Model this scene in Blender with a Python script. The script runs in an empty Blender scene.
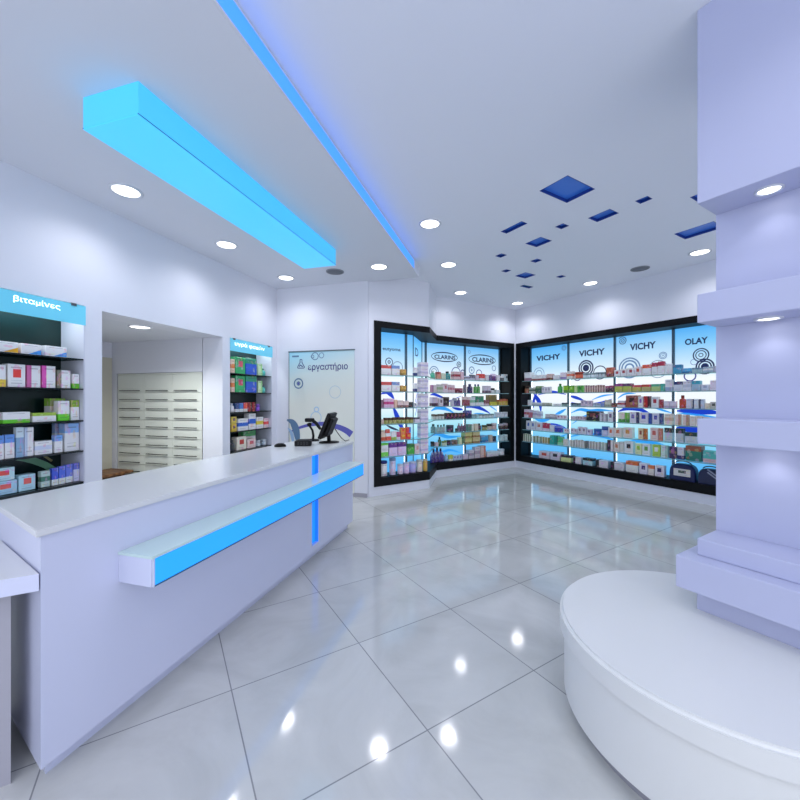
import bpy, bmesh, math, random
from mathutils import Vector, Matrix
random.seed(4)
PI = math.pi
SC = bpy.context.scene
COL = SC.collection

# ------------------------------------------------------------------ camera
EYE, F, HZ = 1.5, 380.0, 398.5          # eye height (m), focal length (px), horizon row
cam_d = bpy.data.cameras.new('camera'); cam = bpy.data.objects.new('camera', cam_d); COL.objects.link(cam)
cam.location = (0, 0, EYE); cam.rotation_euler = (PI/2, 0, 0)
cam_d.sensor_width = 36; cam_d.lens = 36*F/800; cam_d.shift_y = -(400-HZ)/800
cam_d.clip_start = 0.05
SC.camera = cam
SC.view_settings.view_transform = 'Standard'; SC.view_settings.look = 'None'
SC.view_settings.gamma = 1; SC.view_settings.use_curve_mapping = False
SC.view_settings.exposure = 0.0

# ------------------------------------------------------------------ wall-aligned frames: x right along the wall, y into it
class Fr:
    def __init__(s, ox, oy, ang):
        s.o = Vector((ox, oy, 0)); s.a = ang
        s.x = Vector((math.cos(ang), math.sin(ang), 0)); s.y = Vector((-math.sin(ang), math.cos(ang), 0))
    def w(s, x, y, z=0): return s.o + s.x*x + s.y*y + Vector((0, 0, z))
    def at(s, u, y, v=None):
        """x (and z) of the point on plane y that the photograph shows at column u, row v"""
        k = (u-400)/F
        p = s.o + s.y*y
        x = (k*p.y - p.x)/(s.x.x - k*s.x.y)
        if v is None: return x
        d = (p + s.x*x).y
        return x, EYE + (HZ-v)/F*d
KX, KY = 2.53, 8.32
aR = math.atan2(-.8515, .5243)
R = Fr(KX, KY, aR)                       # right showcase wall
C = Fr(KX, KY, aR+PI/2)                  # far showcase wall (x runs from negative on the left to 0 at the corner)
LX, LY = -2.01, 6.19
aB = math.atan2(-.278, .9606)
M = Fr(LX, LY, aB)                       # back wall with the glass panel
B = Fr(LX, LY, aB+PI/2)                  # left wall with niches (x negative towards the camera)
D = Fr(-1.3715, 1.4318, math.atan2(.9632, .2687))   # service counter
P = Fr(1.485, 1.9, aR)                   # pillar
W = Fr(0, 0, 0)

# ------------------------------------------------------------------ colour + materials
def lin(h):
    h = h.lstrip('#'); c = [int(h[i:i+2], 16)/255 for i in (0, 2, 4)]
    return tuple((x/12.92 if x <= .04045 else ((x+.055)/1.055)**2.4) for x in c)+(1,)
MATS = {}
def mat(name, col, rough=.5, metal=0, emit=None, es=1, coat=0, spec=.5):
    if name in MATS: return MATS[name]
    m = bpy.data.materials.new(name); m.use_nodes = True; b = m.node_tree.nodes['Principled BSDF']
    b.inputs['Base Color'].default_value = lin(col); b.inputs['Roughness'].default_value = rough
    b.inputs['Metallic'].default_value = metal; b.inputs['Coat Weight'].default_value = coat
    b.inputs['Specular IOR Level'].default_value = spec
    if emit:
        b.inputs['Emission Color'].default_value = lin(emit); b.inputs['Emission Strength'].default_value = es
    MATS[name] = m; return m
def nodes(m): return m.node_tree.nodes, m.node_tree.links
def wall_paint(name, col, rough=.55):
    m = mat(name, col, rough); n, l = nodes(m)
    t = n.new('ShaderNodeTexNoise'); t.inputs['Scale'].default_value = 60; t.inputs['Detail'].default_value = 3
    g = n.new('ShaderNodeNewGeometry'); l.new(g.outputs['Position'], t.inputs['Vector'])
    bp = n.new('ShaderNodeBump'); bp.inputs['Strength'].default_value = .02
    l.new(t.outputs['Fac'], bp.inputs['Height']); l.new(bp.outputs['Normal'], n['Principled BSDF'].inputs['Normal'])
    return m
WALL = wall_paint('wall_paint', '#e4e6ee')
CEIL = wall_paint('ceiling_paint', '#dfe2ea', .6)
CEILR = wall_paint('right_ceiling_paint_lifted', '#eef1f9', .6)  # whiter than the left ceiling: extra brightness put into the paint
PILLAR = wall_paint('pillar_paint_dimmed', '#bec2dc', .45)  # wall paint darkened, the pillar's dimmer light put into its colour
LACQ = mat('white_lacquer', '#d4d8ee', .22)
STONE = mat('white_composite_top', '#e2e3e4', .16)
BLACK = mat('black_frame', '#06070a', .5, spec=.2)
DARKSIDE = mat('dark_side', '#10161c', .5)
STEEL = mat('upright_metal', '#5f7480', .35, .7)
CLIP = mat('clip_metal', '#6d6c72', .3, .9)
BLKPL = mat('black_plastic', '#060607', .5, spec=.25)
SCREEN = mat('screen_glass', '#07080a', .12)
NICHE = mat('niche_white', '#d3d6e2', .45)
TRIMW = mat('lamp_ring', '#d6d9e0', .3)
LENS = mat('lamp_lens', '#ffffff', .4, emit='#ffffff', es=3.2)
GREYV = mat('speaker_grille', '#70747c', .6)
BLUEP = mat('blue_recess', '#3a7ae0', .35)
CYAN = mat('cyan_light', '#4cc6f6', .4, emit='#48bcf2', es=.68)
CYAN2 = mat('cyan_side', '#4cc6f6', .4, emit='#48bcf2', es=.56)
LEDB = mat('blue_led', '#3a7df0', .4, emit='#3a8cff', es=1.1)
GLOWB = mat('blue_glow', '#2ca0fb', .35, emit='#1795fc', es=.72)
CHANB = mat('blue_channel', '#2f9cf8', .4, emit='#1c8cf8', es=.62)
STRIPW = mat('white_led', '#ffffff', .4, emit='#e8f4ff', es=3)
CREAM = mat('drawer_cream', '#e0e4da', .35)
HANDLE = mat('handle_steel', '#3c3d38', .4, .4)
WOOD = mat('bench_wood', '#7a5236', .45)
DOORB = mat('door_beige', '#cdc9b6', .5)
SEATW = mat('seat_white', '#e4e5e2', .35)
INK = mat('printed_navy', '#23305c', .5, emit='#1a2a66', es=.25)
INKL = mat('printed_slate', '#6f8fb4', .5, emit='#5f86b4', es=.35)
INKG = mat('printed_grey_blue', '#7d94a8', .5, emit='#7a98b4', es=.4)
INKB = mat('printed_blue', '#1c46c8', .5, emit='#1440d0', es=.55)
INKS = mat('printed_sky', '#3aa0ea', .5, emit='#2f9cf0', es=.7)
INKV = mat('printed_violet', '#5d5fb4', .5)
INKC = mat('printed_mist', '#9fc6e6', .5)
INKF = mat('printed_faint', '#bccfd6', .5)
INKT = mat('printed_steel', '#5f7fa0', .5)
TXTW = mat('white_letters', '#ffffff', .4, emit='#ffffff', es=1.2)  # emission added so the letters stand out brighter
TXTN = mat('navy_letters', '#2a2f78', .5)

def wood_grain(m):
    n, l = nodes(m); w = n.new('ShaderNodeTexWave'); w.inputs['Scale'].default_value = 3; w.inputs['Distortion'].default_value = 6
    c = n.new('ShaderNodeTexCoord'); l.new(c.outputs['Object'], w.inputs['Vector'])
    r = n.new('ShaderNodeValToRGB'); r.color_ramp.elements[0].color = lin('#6a442a'); r.color_ramp.elements[1].color = lin('#8d6340')
    l.new(w.outputs['Fac'], r.inputs['Fac']); l.new(r.outputs['Color'], n['Principled BSDF'].inputs['Base Color'])
wood_grain(WOOD)

def glass(name, tint, fac, rough=.03):
    m = bpy.data.materials.new(name); m.use_nodes = True; n, l = nodes(m)
    n.remove(n['Principled BSDF']); out = n['Material Output']
    t = n.new('ShaderNodeBsdfTransparent'); t.inputs['Color'].default_value = lin(tint)
    g = n.new('ShaderNodeBsdfGlossy'); g.inputs['Roughness'].default_value = rough; g.inputs['Color'].default_value = (.9, 1, 1, 1)
    x = n.new('ShaderNodeMixShader'); x.inputs[0].default_value = fac
    l.new(t.outputs[0], x.inputs[1]); l.new(g.outputs[0], x.inputs[2]); l.new(x.outputs[0], out.inputs['Surface'])
    MATS[name] = m; return m
SHELFG = glass('shelf_glass', '#e4f4f4', .10)
SHELFD = glass('smoked_shelf_glass', '#5d7a76', .12)
EDGE = mat('glass_edge', '#7fa3a8', .25)
EDGED = mat('dark_glass_edge', '#101c1c', .25)
GTOP = mat('glass_top', '#cfe6e2', .06, spec=.8)

def backlit_mat(name, stops, es, axis='z', z0=.27, z1=2.6):
    """printed translucent panel: the print's own colours, lit from behind"""
    m = mat(name, '#404850', .3); n, l = nodes(m)
    c = n.new('ShaderNodeTexCoord'); s = n.new('ShaderNodeSeparateXYZ'); l.new(c.outputs['Object'], s.inputs[0])
    mr = n.new('ShaderNodeMapRange'); mr.inputs['From Min'].default_value = z0; mr.inputs['From Max'].default_value = z1
    l.new(s.outputs['Z'], mr.inputs['Value'])
    r = n.new('ShaderNodeValToRGB'); e = r.color_ramp.elements
    e[0].position, e[0].color = stops[0][0], lin(stops[0][1]); e[1].position, e[1].color = stops[-1][0], lin(stops[-1][1])
    for p, h in stops[1:-1]:
        k = e.new(p); k.color = lin(h)
    l.new(mr.outputs[0], r.inputs['Fac'])
    b = n['Principled BSDF']; l.new(r.outputs['Color'], b.inputs['Emission Color']); b.inputs['Emission Strength'].default_value = es
    return m
PANEL = backlit_mat('backlit_print', [(0, '#52b2f4'), (.14, '#6cc0f6'), (.26, '#94dcf4'), (.38, '#c4ecf6'), (.5, '#f2f8fc'), (.66, '#f6fafe'), (.78, '#d8ecfa'), (.9, '#a4d4f6'), (1, '#62b6f4')], 1.0)
PANELS = backlit_mat('backlit_print_deep', [(0, '#4cb0f2'), (.14, '#66bcf4'), (.26, '#94dcf4'), (.38, '#c4ecf6'), (.5, '#f2f8fc'), (.66, '#f4fafe'), (.78, '#c0e2f9'), (.9, '#7cc6f6'), (1, '#4cacf4')], 1.0)

def floor_mat():
    m = mat('polished_tile', '#b9bbb8', .085, spec=.6); n, l = nodes(m); b = n['Principled BSDF']
    c = n.new('ShaderNodeTexCoord')
    br = n.new('ShaderNodeTexBrick'); br.offset = 0; br.squash = 1
    br.inputs['Scale'].default_value = 1; br.inputs['Brick Width'].default_value = .72; br.inputs['Row Height'].default_value = .72
    br.inputs['Mortar Size'].default_value = .0035; br.inputs['Mortar Smooth'].default_value = .3; br.inputs['Bias'].default_value = 0
    mp = n.new('ShaderNodeMapping'); mp.inputs['Location'].default_value = (-2.20, 4.07, 0)
    l.new(c.outputs['Object'], mp.inputs['Vector']); l.new(mp.outputs[0], br.inputs['Vector'])
    br.inputs['Color1'].default_value = (.42, .42, .42, 1); br.inputs['Color2'].default_value = (.58, .58, .58, 1); br.inputs['Mortar'].default_value = (0, 0, 0, 1)
    # marble veins
    w = n.new('ShaderNodeTexNoise'); w.inputs['Scale'].default_value = 1.6; w.inputs['Detail'].default_value = 9; w.inputs['Roughness'].default_value = .62; w.inputs['Distortion'].default_value = 1.2
    ad = n.new('ShaderNodeVectorMath'); ad.operation = 'ADD'
    sc = n.new('ShaderNodeVectorMath'); sc.operation = 'SCALE'; sc.inputs['Scale'].default_value = 9
    l.new(br.outputs['Color'], sc.inputs[0]); l.new(c.outputs['Object'], ad.inputs[0]); l.new(sc.outputs[0], ad.inputs[1]); l.new(ad.outputs[0], w.inputs['Vector'])
    r = n.new('ShaderNodeValToRGB'); e = r.color_ramp.elements
    e[0].position, e[0].color = .3, lin('#bdbebb'); e[1].position, e[1].color = .72, lin('#cfd0cd')
    k = e.new(.5); k.color = lin('#c7c8c5')
    l.new(w.outputs['Fac'], r.inputs['Fac'])
    mx = n.new('ShaderNodeMix'); mx.data_type = 'RGBA'; l.new(br.outputs['Fac'], mx.inputs['Factor'])
    l.new(r.outputs['Color'], mx.inputs['A']); mx.inputs['B'].default_value = lin('#8e8f91')
    l.new(mx.outputs['Result'], b.inputs['Base Color'])
    return m
FLOOR = floor_mat()

def glass_panel_mat():
    m = mat('frosted_print', '#c9cfc9', .25); n, l = nodes(m)
    c = n.new('ShaderNodeTexCoord'); s = n.new('ShaderNodeSeparateXYZ'); l.new(c.outputs['Object'], s.inputs[0])
    mr = n.new('ShaderNodeMapRange'); mr.inputs['From Min'].default_value = .9; mr.inputs['From Max'].default_value = 2.24
    mx = n.new('ShaderNodeMath'); mx.operation = 'MULTIPLY_ADD'; mx.inputs[1].default_value = -.25
    l.new(s.outputs['X'], mx.inputs[0]); l.new(s.outputs['Z'], mx.inputs[2]); l.new(mx.outputs[0], mr.inputs['Value'])
    r = n.new('ShaderNodeValToRGB'); e = r.color_ramp.elements
    e[0].position, e[0].color = .3, lin('#e6e9de'); e[1].position, e[1].color = 1, lin('#98dcf2')
    k = e.new(.62); k.color = lin('#dbe8e4')
    l.new(mr.outputs[0], r.inputs['Fac']); l.new(r.outputs['Color'], n['Principled BSDF'].inputs['Base Color'])
    return m
FROST = glass_panel_mat()
SIGNC = mat('cyan_sign', '#74d0e8', .12, emit='#5cc4e4', es=.2)  # slight emission added to lighten the glass

def niche_back():
    m = mat('dark_green_back', '#08302e', .3); n, l = nodes(m)
    c = n.new('ShaderNodeTexCoord'); t = n.new('ShaderNodeTexNoise'); t.inputs['Scale'].default_value = 2
    l.new(c.outputs['Object'], t.inputs['Vector'])
    r = n.new('ShaderNodeValToRGB'); r.color_ramp.elements[0].color = lin('#04100f'); r.color_ramp.elements[1].color = lin('#08342f')
    l.new(t.outputs['Fac'], r.inputs['Fac']); l.new(r.outputs['Color'], n['Principled BSDF'].inputs['Base Color'])
    return m
NBACK = niche_back()
SWG = mat('pale_green_print', '#8fcfa4', .4)

# printed cartons: base colour, accent and a few lines of tiny print, by the box's own proportions
def pack_mat(base, acc, style):
    key = f'pack_{base}_{acc}_{style}'
    if key in MATS: return MATS[key]
    m = mat(key, base, .38); n, l = nodes(m)
    if acc is None: acc = base
    def lin(h, lin=globals()['lin']): return tuple(min(.86, q*1.45) for q in lin(h)[:3])+(1,)   # shop-lit colours read off the photo, back to the card's own
    c = n.new('ShaderNodeTexCoord'); s = n.new('ShaderNodeSeparateXYZ'); l.new(c.outputs['Generated'], s.inputs[0])
    def mth(op, a, b):
        q = n.new('ShaderNodeMath'); q.operation = op
        for i, v in enumerate((a, b)):
            if isinstance(v, (int, float)): q.inputs[i].default_value = v
            else: l.new(v, q.inputs[i])
        return q.outputs[0]
    X, Y, Z = s.outputs['X'], s.outputs['Y'], s.outputs['Z']
    def win(v, a, b): return mth('MULTIPLY', mth('GREATER_THAN', v, a), mth('LESS_THAN', v, b))
    if style == 'band': f = win(Z, .0, .34)
    elif style == 'top': f = mth('GREATER_THAN', Z, .66)
    elif style == 'side': f = mth('GREATER_THAN', X, .62)
    elif style == 'left': f = mth('LESS_THAN', X, .3)
    elif style == 'mid': f = win(Z, .36, .66)
    elif style == 'logo': f = mth('MULTIPLY', win(X, .28, .74), win(Z, .42, .78))
    elif style == 'swoosh': f = mth('MULTIPLY', mth('GREATER_THAN', mth('ADD', X, mth('MULTIPLY', Z, -1.3)), .28), mth('GREATER_THAN', Z, .06))
    else: f = None
    col = n.new('ShaderNodeMix'); col.data_type = 'RGBA'
    col.inputs['A'].default_value = lin(base); col.inputs['B'].default_value = lin(acc)
    if f is not None: l.new(f, col.inputs['Factor'])
    else: col.inputs['Factor'].default_value = 0
    # small print lines
    ln = mth('MULTIPLY', mth('GREATER_THAN', mth('SINE', mth('MULTIPLY', Z, 46), 0), .55), win(X, .16, .8))
    ln = mth('MULTIPLY', ln, mth('ADD', mth('MULTIPLY', win(Z, .1, .3), .35), mth('MULTIPLY', win(Z, .78, .92), .45)))
    dk = n.new('ShaderNodeMix'); dk.data_type = 'RGBA'; l.new(ln, dk.inputs['Factor'])
    l.new(col.outputs['Result'], dk.inputs['A']); dk.inputs['B'].default_value = lin('#3c3c50')
    nz = n.new('ShaderNodeTexVoronoi'); nz.inputs['Scale'].default_value = 5.5
    oi = n.new('ShaderNodeObjectInfo'); av = n.new('ShaderNodeVectorMath'); av.operation = 'ADD'; l.new(c.outputs['Generated'], av.inputs[0]); l.new(oi.outputs['Location'], av.inputs[1]); l.new(av.outputs[0], nz.inputs['Vector'])
    sp = n.new('ShaderNodeSeparateColor'); l.new(nz.outputs['Color'], sp.inputs[0])
    up = mth('MULTIPLY', mth('GREATER_THAN', sp.outputs[0], .8), .28)
    pr = n.new('ShaderNodeMix'); pr.data_type = 'RGBA'; l.new(up, pr.inputs['Factor']); l.new(dk.outputs['Result'], pr.inputs['A']); l.new(nz.outputs['Color'], pr.inputs['B'])
    l.new(pr.outputs['Result'], n['Principled BSDF'].inputs['Base Color'])
    return m

# ------------------------------------------------------------------ mesh builder
class MB:
    def __init__(s): s.v = []; s.f = []; s.mi = []; s.sm = []; s.mats = []
    def m(s, mt):
        if mt not in s.mats: s.mats.append(mt)
        return s.mats.index(mt)
    def add(s, vs, fs, mt, smooth=False):
        o = len(s.v); s.v += [tuple(p) for p in vs]; k = s.m(mt)
        for f in fs: s.f.append([i+o for i in f]); s.mi.append(k); s.sm.append(smooth)
    def box(s, x0, x1, y0, y1, z0, z1, mt, T=None):
        vs = [Vector((x, y, z)) for z in (z0, z1) for y in (y0, y1) for x in (x0, x1)]
        if T: vs = [T @ p for p in vs]
        s.add(vs, [(0, 2, 3, 1), (4, 5, 7, 6), (0, 1, 5, 4), (2, 6, 7, 3), (0, 4, 6, 2), (1, 3, 7, 5)], mt)
    def bbox(s, x0, x1, y0, y1, z0, z1, mt, b=.006, T=None, seg=2):
        bm = bmesh.new(); bmesh.ops.create_cube(bm, size=1)
        for v in bm.verts: v.co = Vector(((x0+x1)/2+v.co.x*(x1-x0), (y0+y1)/2+v.co.y*(y1-y0), (z0+z1)/2+v.co.z*(z1-z0)))
        bmesh.ops.bevel(bm, geom=list(bm.edges), offset=b, segments=seg, affect='EDGES', profile=.5)
        bm.verts.index_update()
        s.add([(T @ v.co if T else v.co.copy()) for v in bm.verts], [[v.index for v in f.verts] for f in bm.faces], mt); bm.free()
    def prism(s, poly, z0, z1, mt, side=None, T=None):
        n = len(poly); ar = sum(poly[i][0]*poly[(i+1) % n][1]-poly[(i+1) % n][0]*poly[i][1] for i in range(n))
        if ar < 0: poly = poly[::-1]
        vs = [Vector((p[0], p[1], z0)) for p in poly]+[Vector((p[0], p[1], z1)) for p in poly]
        if T: vs = [T @ p for p in vs]
        s.add(vs, [list(range(n))[::-1], list(range(n, 2*n))], mt)
        s.add(vs, [(i, (i+1) % n, n+(i+1) % n, n+i) for i in range(n)], side or mt)
    def lathe(s, prof, mt, seg=20, cx=0, cy=0, sy=1, cap=True, T=None):
        vs = []; fs = []
        for r, z in prof:
            for k in range(seg):
                a = 2*PI*k/seg; p = Vector((cx+r*math.cos(a), cy+r*sy*math.sin(a), z)); vs.append(T @ p if T else p)
        n = len(prof)
        for i in range(n-1):
            for k in range(seg):
                a, b = i*seg+k, i*seg+(k+1) % seg; fs.append((a, b, b+seg, a+seg))
        if cap: fs.append(list(range(seg))[::-1]); fs.append(list(range((n-1)*seg, n*seg)))
        s.add(vs, fs, mt, True)
    def tube(s, pts, r, mt, seg=8):
        pts = [Vector(p) for p in pts]; vs = []; fs = []
        rr = r if isinstance(r, (list, tuple)) else [r]*len(pts)
        for i, p in enumerate(pts):
            d = (pts[min(i+1, len(pts)-1)]-pts[max(i-1, 0)]).normalized()
            a = d.cross(Vector((0, 0, 1)) if abs(d.z) < .9 else Vector((1, 0, 0))).normalized(); b = d.cross(a)
            for k in range(seg):
                t = 2*PI*k/seg; vs.append(p+(a*math.cos(t)+b*math.sin(t))*rr[i])
        for i in range(len(pts)-1):
            for k in range(seg):
                q, w = i*seg+k, i*seg+(k+1) % seg; fs.append((q, w, w+seg, q+seg))
        fs.append(list(range(seg))[::-1]); fs.append(list(range((len(pts)-1)*seg, len(pts)*seg)))
        s.add(vs, fs, mt, True)
    # flat print on a vertical panel, facing -y
    def ring(s, cx, cz, r0, r1, y, mt, seg=36, a0=0, a1=2*PI, ez=1):
        vs = []; fs = []; full = abs(a1-a0-2*PI) < 1e-6; N = seg if full else seg+1
        for k in range(N):
            a = a0+(a1-a0)*k/seg
            for r in (r0, r1): vs.append((cx+r*math.cos(a), y, cz+r*ez*math.sin(a)))
        for k in range(seg):
            i, j = 2*k, 2*((k+1) % N); fs.append((i, i+1, j+1, j))
        s.add(vs, fs, mt)
    def disc(s, cx, cz, r, y, mt, seg=28, ez=1):
        s.add([(cx+r*math.cos(2*PI*k/seg), y, cz+r*ez*math.sin(2*PI*k/seg)) for k in range(seg)], [list(range(seg))], mt)
    def ribbon(s, pts, w, y, mt):
        P2 = [Vector((p[0], p[1])) for p in pts]; vs = []; fs = []; n = len(P2)
        for i, p in enumerate(P2):
            d = (P2[min(i+1, n-1)]-P2[max(i-1, 0)]).normalized(); nn = Vector((-d.y, d.x)); ww = w[i] if isinstance(w, (list, tuple)) else w
            for sg in (-1, 1):
                q = p+nn*sg*ww/2; vs.append((q.x, y, q.y))
        for i in range(n-1): fs.append((2*i, 2*i+2, 2*i+3, 2*i+1))
        s.add(vs, fs, mt)
    def mesh(s, name):
        me = bpy.data.meshes.new(name); me.from_pydata(s.v, [], s.f)
        for mt in s.mats: me.materials.append(mt)
        me.polygons.foreach_set('material_index', s.mi); me.polygons.foreach_set('use_smooth', s.sm); me.update(); return me
    def build(s, name, parent=None, label=None):
        o = bpy.data.objects.new(name, s.mesh(name)); COL.objects.link(o)
        if parent: o.parent = parent
        if label: o['label'] = label
        return o

def place(o, fr, x=0, y=0, z=0, rz=0):
    o.location = fr.w(x, y, z); o.rotation_euler = (0, 0, fr.a+rz); return o
def tag(o, label, cat, group=None):
    o['label'] = label; o['category'] = cat
    if group: o['group'] = group
    return o
def thing(name, label, cat, fr, x=0, y=0, z=0, rz=0, group=None):
    e = bpy.data.objects.new(name, None); e.empty_display_size = .1; COL.objects.link(e)
    return tag(place(e, fr, x, y, z, rz), label, cat, group)
def struct(name, mb, fr=W, x=0, y=0, z=0):
    o = mb.build(name); o['kind'] = 'structure'; return place(o, fr, x, y, z)

def text_mesh(mb, body, cx, cz, h, y, mt, width=None, bold=0, shear=0):
    cu = bpy.data.curves.new('letters', 'FONT'); cu.body = body; cu.size = 1; cu.align_x = 'LEFT'; cu.offset = bold; cu.shear = shear
    cu.resolution_u = 3
    o = bpy.data.objects.new('letters', cu); COL.objects.link(o)
    dg = bpy.context.evaluated_depsgraph_get(); me = bpy.data.meshes.new_from_object(o.evaluated_get(dg))
    xs = [v.co.x for v in me.vertices]; ys = [v.co.y for v in me.vertices]
    x0, x1, y0, y1 = min(xs), max(xs), min(ys), max(ys)
    sz = h/(y1-y0); sx = sz if width is None else width/(x1-x0)
    mb.add([(cx+(v.co.x-(x0+x1)/2)*sx, y, cz+(v.co.y-(y0+y1)/2)*sz) for v in me.vertices], [list(p.vertices) for p in me.polygons], mt)
    bpy.data.objects.remove(o); bpy.data.curves.remove(cu); bpy.data.meshes.remove(me)

# ------------------------------------------------------------------ room shell
CL, CR = 3.28, 3.44                       # ceiling heights left of and right of the blue cove
ZN0, ZN1 = .74, 2.33                      # wall niches
N1 = (-3.855, -2.905); N2 = (-1.076, -.125); AL = (-2.758, -1.212); AT = 2.315
TH = .32
f = MB(); f.add([(-5, -9, 0), (9, -9, 0), (9, 3, 0), (-5, 3, 0)], [(0, 1, 2, 3)], FLOOR)
# floor is laid in the right-hand wall's frame so the tiles run parallel to that wall
struct('floor', f, R)

w = MB()
for x0, x1, z0, z1 in ((-8, N1[0], 0, CR), (N1[1], AL[0], 0, CR), (AL[1], N2[0], 0, CR), (N2[1], .02, 0, CR),
                       (N1[0], N1[1], 0, ZN0), (N1[0], N1[1], ZN1, CR), (AL[0], AL[1], AT, CR),
                       (N2[0], N2[1], 0, ZN0), (N2[0], N2[1], ZN1, CR)):
    w.box(x0, x1, 0, TH, z0, z1, WALL)
struct('wall_left', w, B)
w = MB(); w.box(-.3, 1.585, 0, .3, 0, CR, WALL); struct('wall_back', w, M)
w = MB(); w.box(1.2, 1.575, -.012, 0, 0, .06, mat('grey_skirting', '#a9a7b0', .4)); struct('baseboard_back', w, M)
# alcove behind the left wall
w = MB(); w.box(-3.4, -.5, 1.95, 2.05, 0, 2.5, WALL); struct('wall_alcove_back', w, B)
w = MB(); w.box(-1.212, -.6, .33, 1.95, 1.862, 2.5, WALL); w.box(-1.212, -.6, 1.86, 1.95, 0, 1.862, WALL); w.box(-.66, -.6, .33, 1.95, 0, 1.9, WALL); struct('wall_alcove_right', w, B)
w = MB(); w.box(-3.4, -3.3, TH, 1.95, 0, 2.5, WALL); struct('wall_alcove_left', w, B)
w = MB(); w.box(-3.4, -.5, TH, 2.05, AT, AT+.1, CEIL); struct('ceiling_alcove', w, B)
d = MB(); d.box(-2.1, -1.225, 1.93, 1.952, 0, 2.09, DOORB); d.box(-2.14, -2.1, 1.925, 1.952, 0, 2.12, WALL)
struct('door_1', d, B)
# showcase walls
FZ0, FZ1, IZ0, IZ1 = .145, 2.695, .275, 2.595
XE = 4.02
w = MB(); w.box(-.1, 7.5, 0, .5, FZ1, CR+.1, WALL); w.box(-.1, 7.5, 0, .5, 0, FZ0, WALL); w.box(-.1, .02, 0, .5, FZ0, FZ1, WALL)
w.box(XE, 7.5, 0, .5, FZ0, FZ1, WALL); w.box(.02, XE, .42, .5, FZ0, FZ1, WALL); struct('wall_right', w, R)
PF = [(0, 0), (-2.173, 0), (-2.773, -.6), (-3.899, -.6)]
PBk = [(-3.899, -.1), (-2.98, -.1), (-2.38, .5), (0, .5)]
w = MB(); w.prism(PF+PBk, FZ1, CR+.1, WALL); w.prism(PF+PBk, 0, FZ0, WALL)
w.box(-3.899, -3.81, -.6, -.1, FZ0, FZ1, WALL); w.box(-.06, 0, 0, .5, FZ0, FZ1, WALL)
w.prism([(-3.81, -.18), (-2.947, -.18), (-2.347, .42), (-.06, .42), (-.06, .5), (-2.38, .5), (-2.98, -.1), (-3.81, -.1)], FZ0, FZ1, WALL)
struct('wall_far', w, C)

# ------------------------------------------------------------------ ceilings, with real recesses
def on_ceiling(u, v, z):
    y = (z-EYE)*F/(HZ-v); return Vector(((u-400)/F*y, y, z))
def recess_rect(quad):
    ps = [on_ceiling(u, v, CR) for u, v in quad]
    q = [(R.x.dot(p-R.o), R.y.dot(p-R.o)) for p in ps]
    xs = sorted(a for a, b in q); ys = sorted(b for a, b in q)
    return ((xs[0]+xs[1])/2, (xs[2]+xs[3])/2, (ys[0]+ys[1])/2, (ys[2]+ys[3])/2)
QUADS = [
 ('largest square blue recess in the right ceiling', [(538.5, 191), (567, 176), (596.4, 188.6), (567, 203)]),
 ('long narrow blue slot in the ceiling, leftmost of the recesses', [(500.4, 232), (521.4, 221), (527.4, 223.4), (507, 233.6)]),
 ('medium blue recess in the middle of the ceiling group', [(525, 243.5), (541.5, 236.6), (551.4, 241), (536.4, 247.4)]),
 ('small blue recess just right of the medium blue one', [(555, 227), (562.5, 223.4), (569.4, 225.5), (561.6, 229.4)]),
 ('oblong blue recess right of the small square ones', [(588, 218), (609.6, 209), (619.2, 212.9), (597, 222.5)]),
 ('small oblong blue recess near the pillar side, beside the largest square', [(634.5, 200.9), (648, 196.1), (653, 199.1), (639.6, 203.9)]),
 ('long wide blue recess partly hidden behind the white pillar', [(674, 234), (716, 220.4), (722, 228), (685, 239.6)]),
 ('small dark blue square recess left of the medium one', [(495, 256), (501.6, 253.4), (507, 255), (500.4, 257.9)]),
 ('tiny blue recess below the medium one', [(530.4, 261), (537.6, 258.5), (542, 260.3), (535, 263)]),
 ('tiny dark recess beside the far blue rectangle', [(501, 271), (506.4, 269.3), (511.5, 270.5), (505.5, 272.6)]),
 ('far blue rectangle recess among the tiny ones', [(515.4, 276), (525, 272.3), (535.8, 274.7), (525, 278.9)]),
 ('tiny blue recess nearest the corner downlight on the right', [(556, 276.8), (561.6, 275), (565.8, 276.2), (560.4, 278.3)]),
 ('slim teal recess nearest the corner of the shop', [(518.4, 285.5), (527, 285), (534.6, 287.6), (526, 288.4)]),
 ('blue recess peeping out beside the header of the pillar', [(690, 197.6), (700, 193), (712, 198), (700, 203.5)]),
]
RECTS = [recess_rect(q) for _, q in QUADS]
def cut(me_obj, boxes):
    """cut rectangular holes (in me_obj's own frame) through a slab"""
    k = MB()
    for b in boxes: k.box(*b, CEILR)
    c = k.build('cutter'); c.location = me_obj.location; c.rotation_euler = me_obj.rotation_euler
    m = me_obj.modifiers.new('b', 'BOOLEAN'); m.operation = 'DIFFERENCE'; m.solver = 'EXACT'; m.object = c
    bpy.context.view_layer.update(); dg = bpy.context.evaluated_depsgraph_get()
    me = bpy.data.meshes.new_from_object(me_obj.evaluated_get(dg)); me_obj.modifiers.clear()
    old = me_obj.data; me_obj.data = me; bpy.data.meshes.remove(old)
    cm = c.data; bpy.data.objects.remove(c); bpy.data.meshes.remove(cm)
MC = 2.37                                   # the cove edge runs parallel to the left wall
w = MB(); w.prism([(-8, 0), (.05, 0), (.05, -1.7), (.05, -MC), (-8, -MC)], CL, CR-.002, CEIL); struct('ceiling_left', w, B)
w = MB(); w.prism([(-2.9, 0), (7.5, 0), (7.5, -7.2), (-2.9, -7.2)], CR, CR+.05, CEILR); cr = struct('ceiling_right', w, R)
cut(cr, [(a, b, c, d, CR-.02, CR+.1) for a, b, c, d in RECTS])
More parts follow.
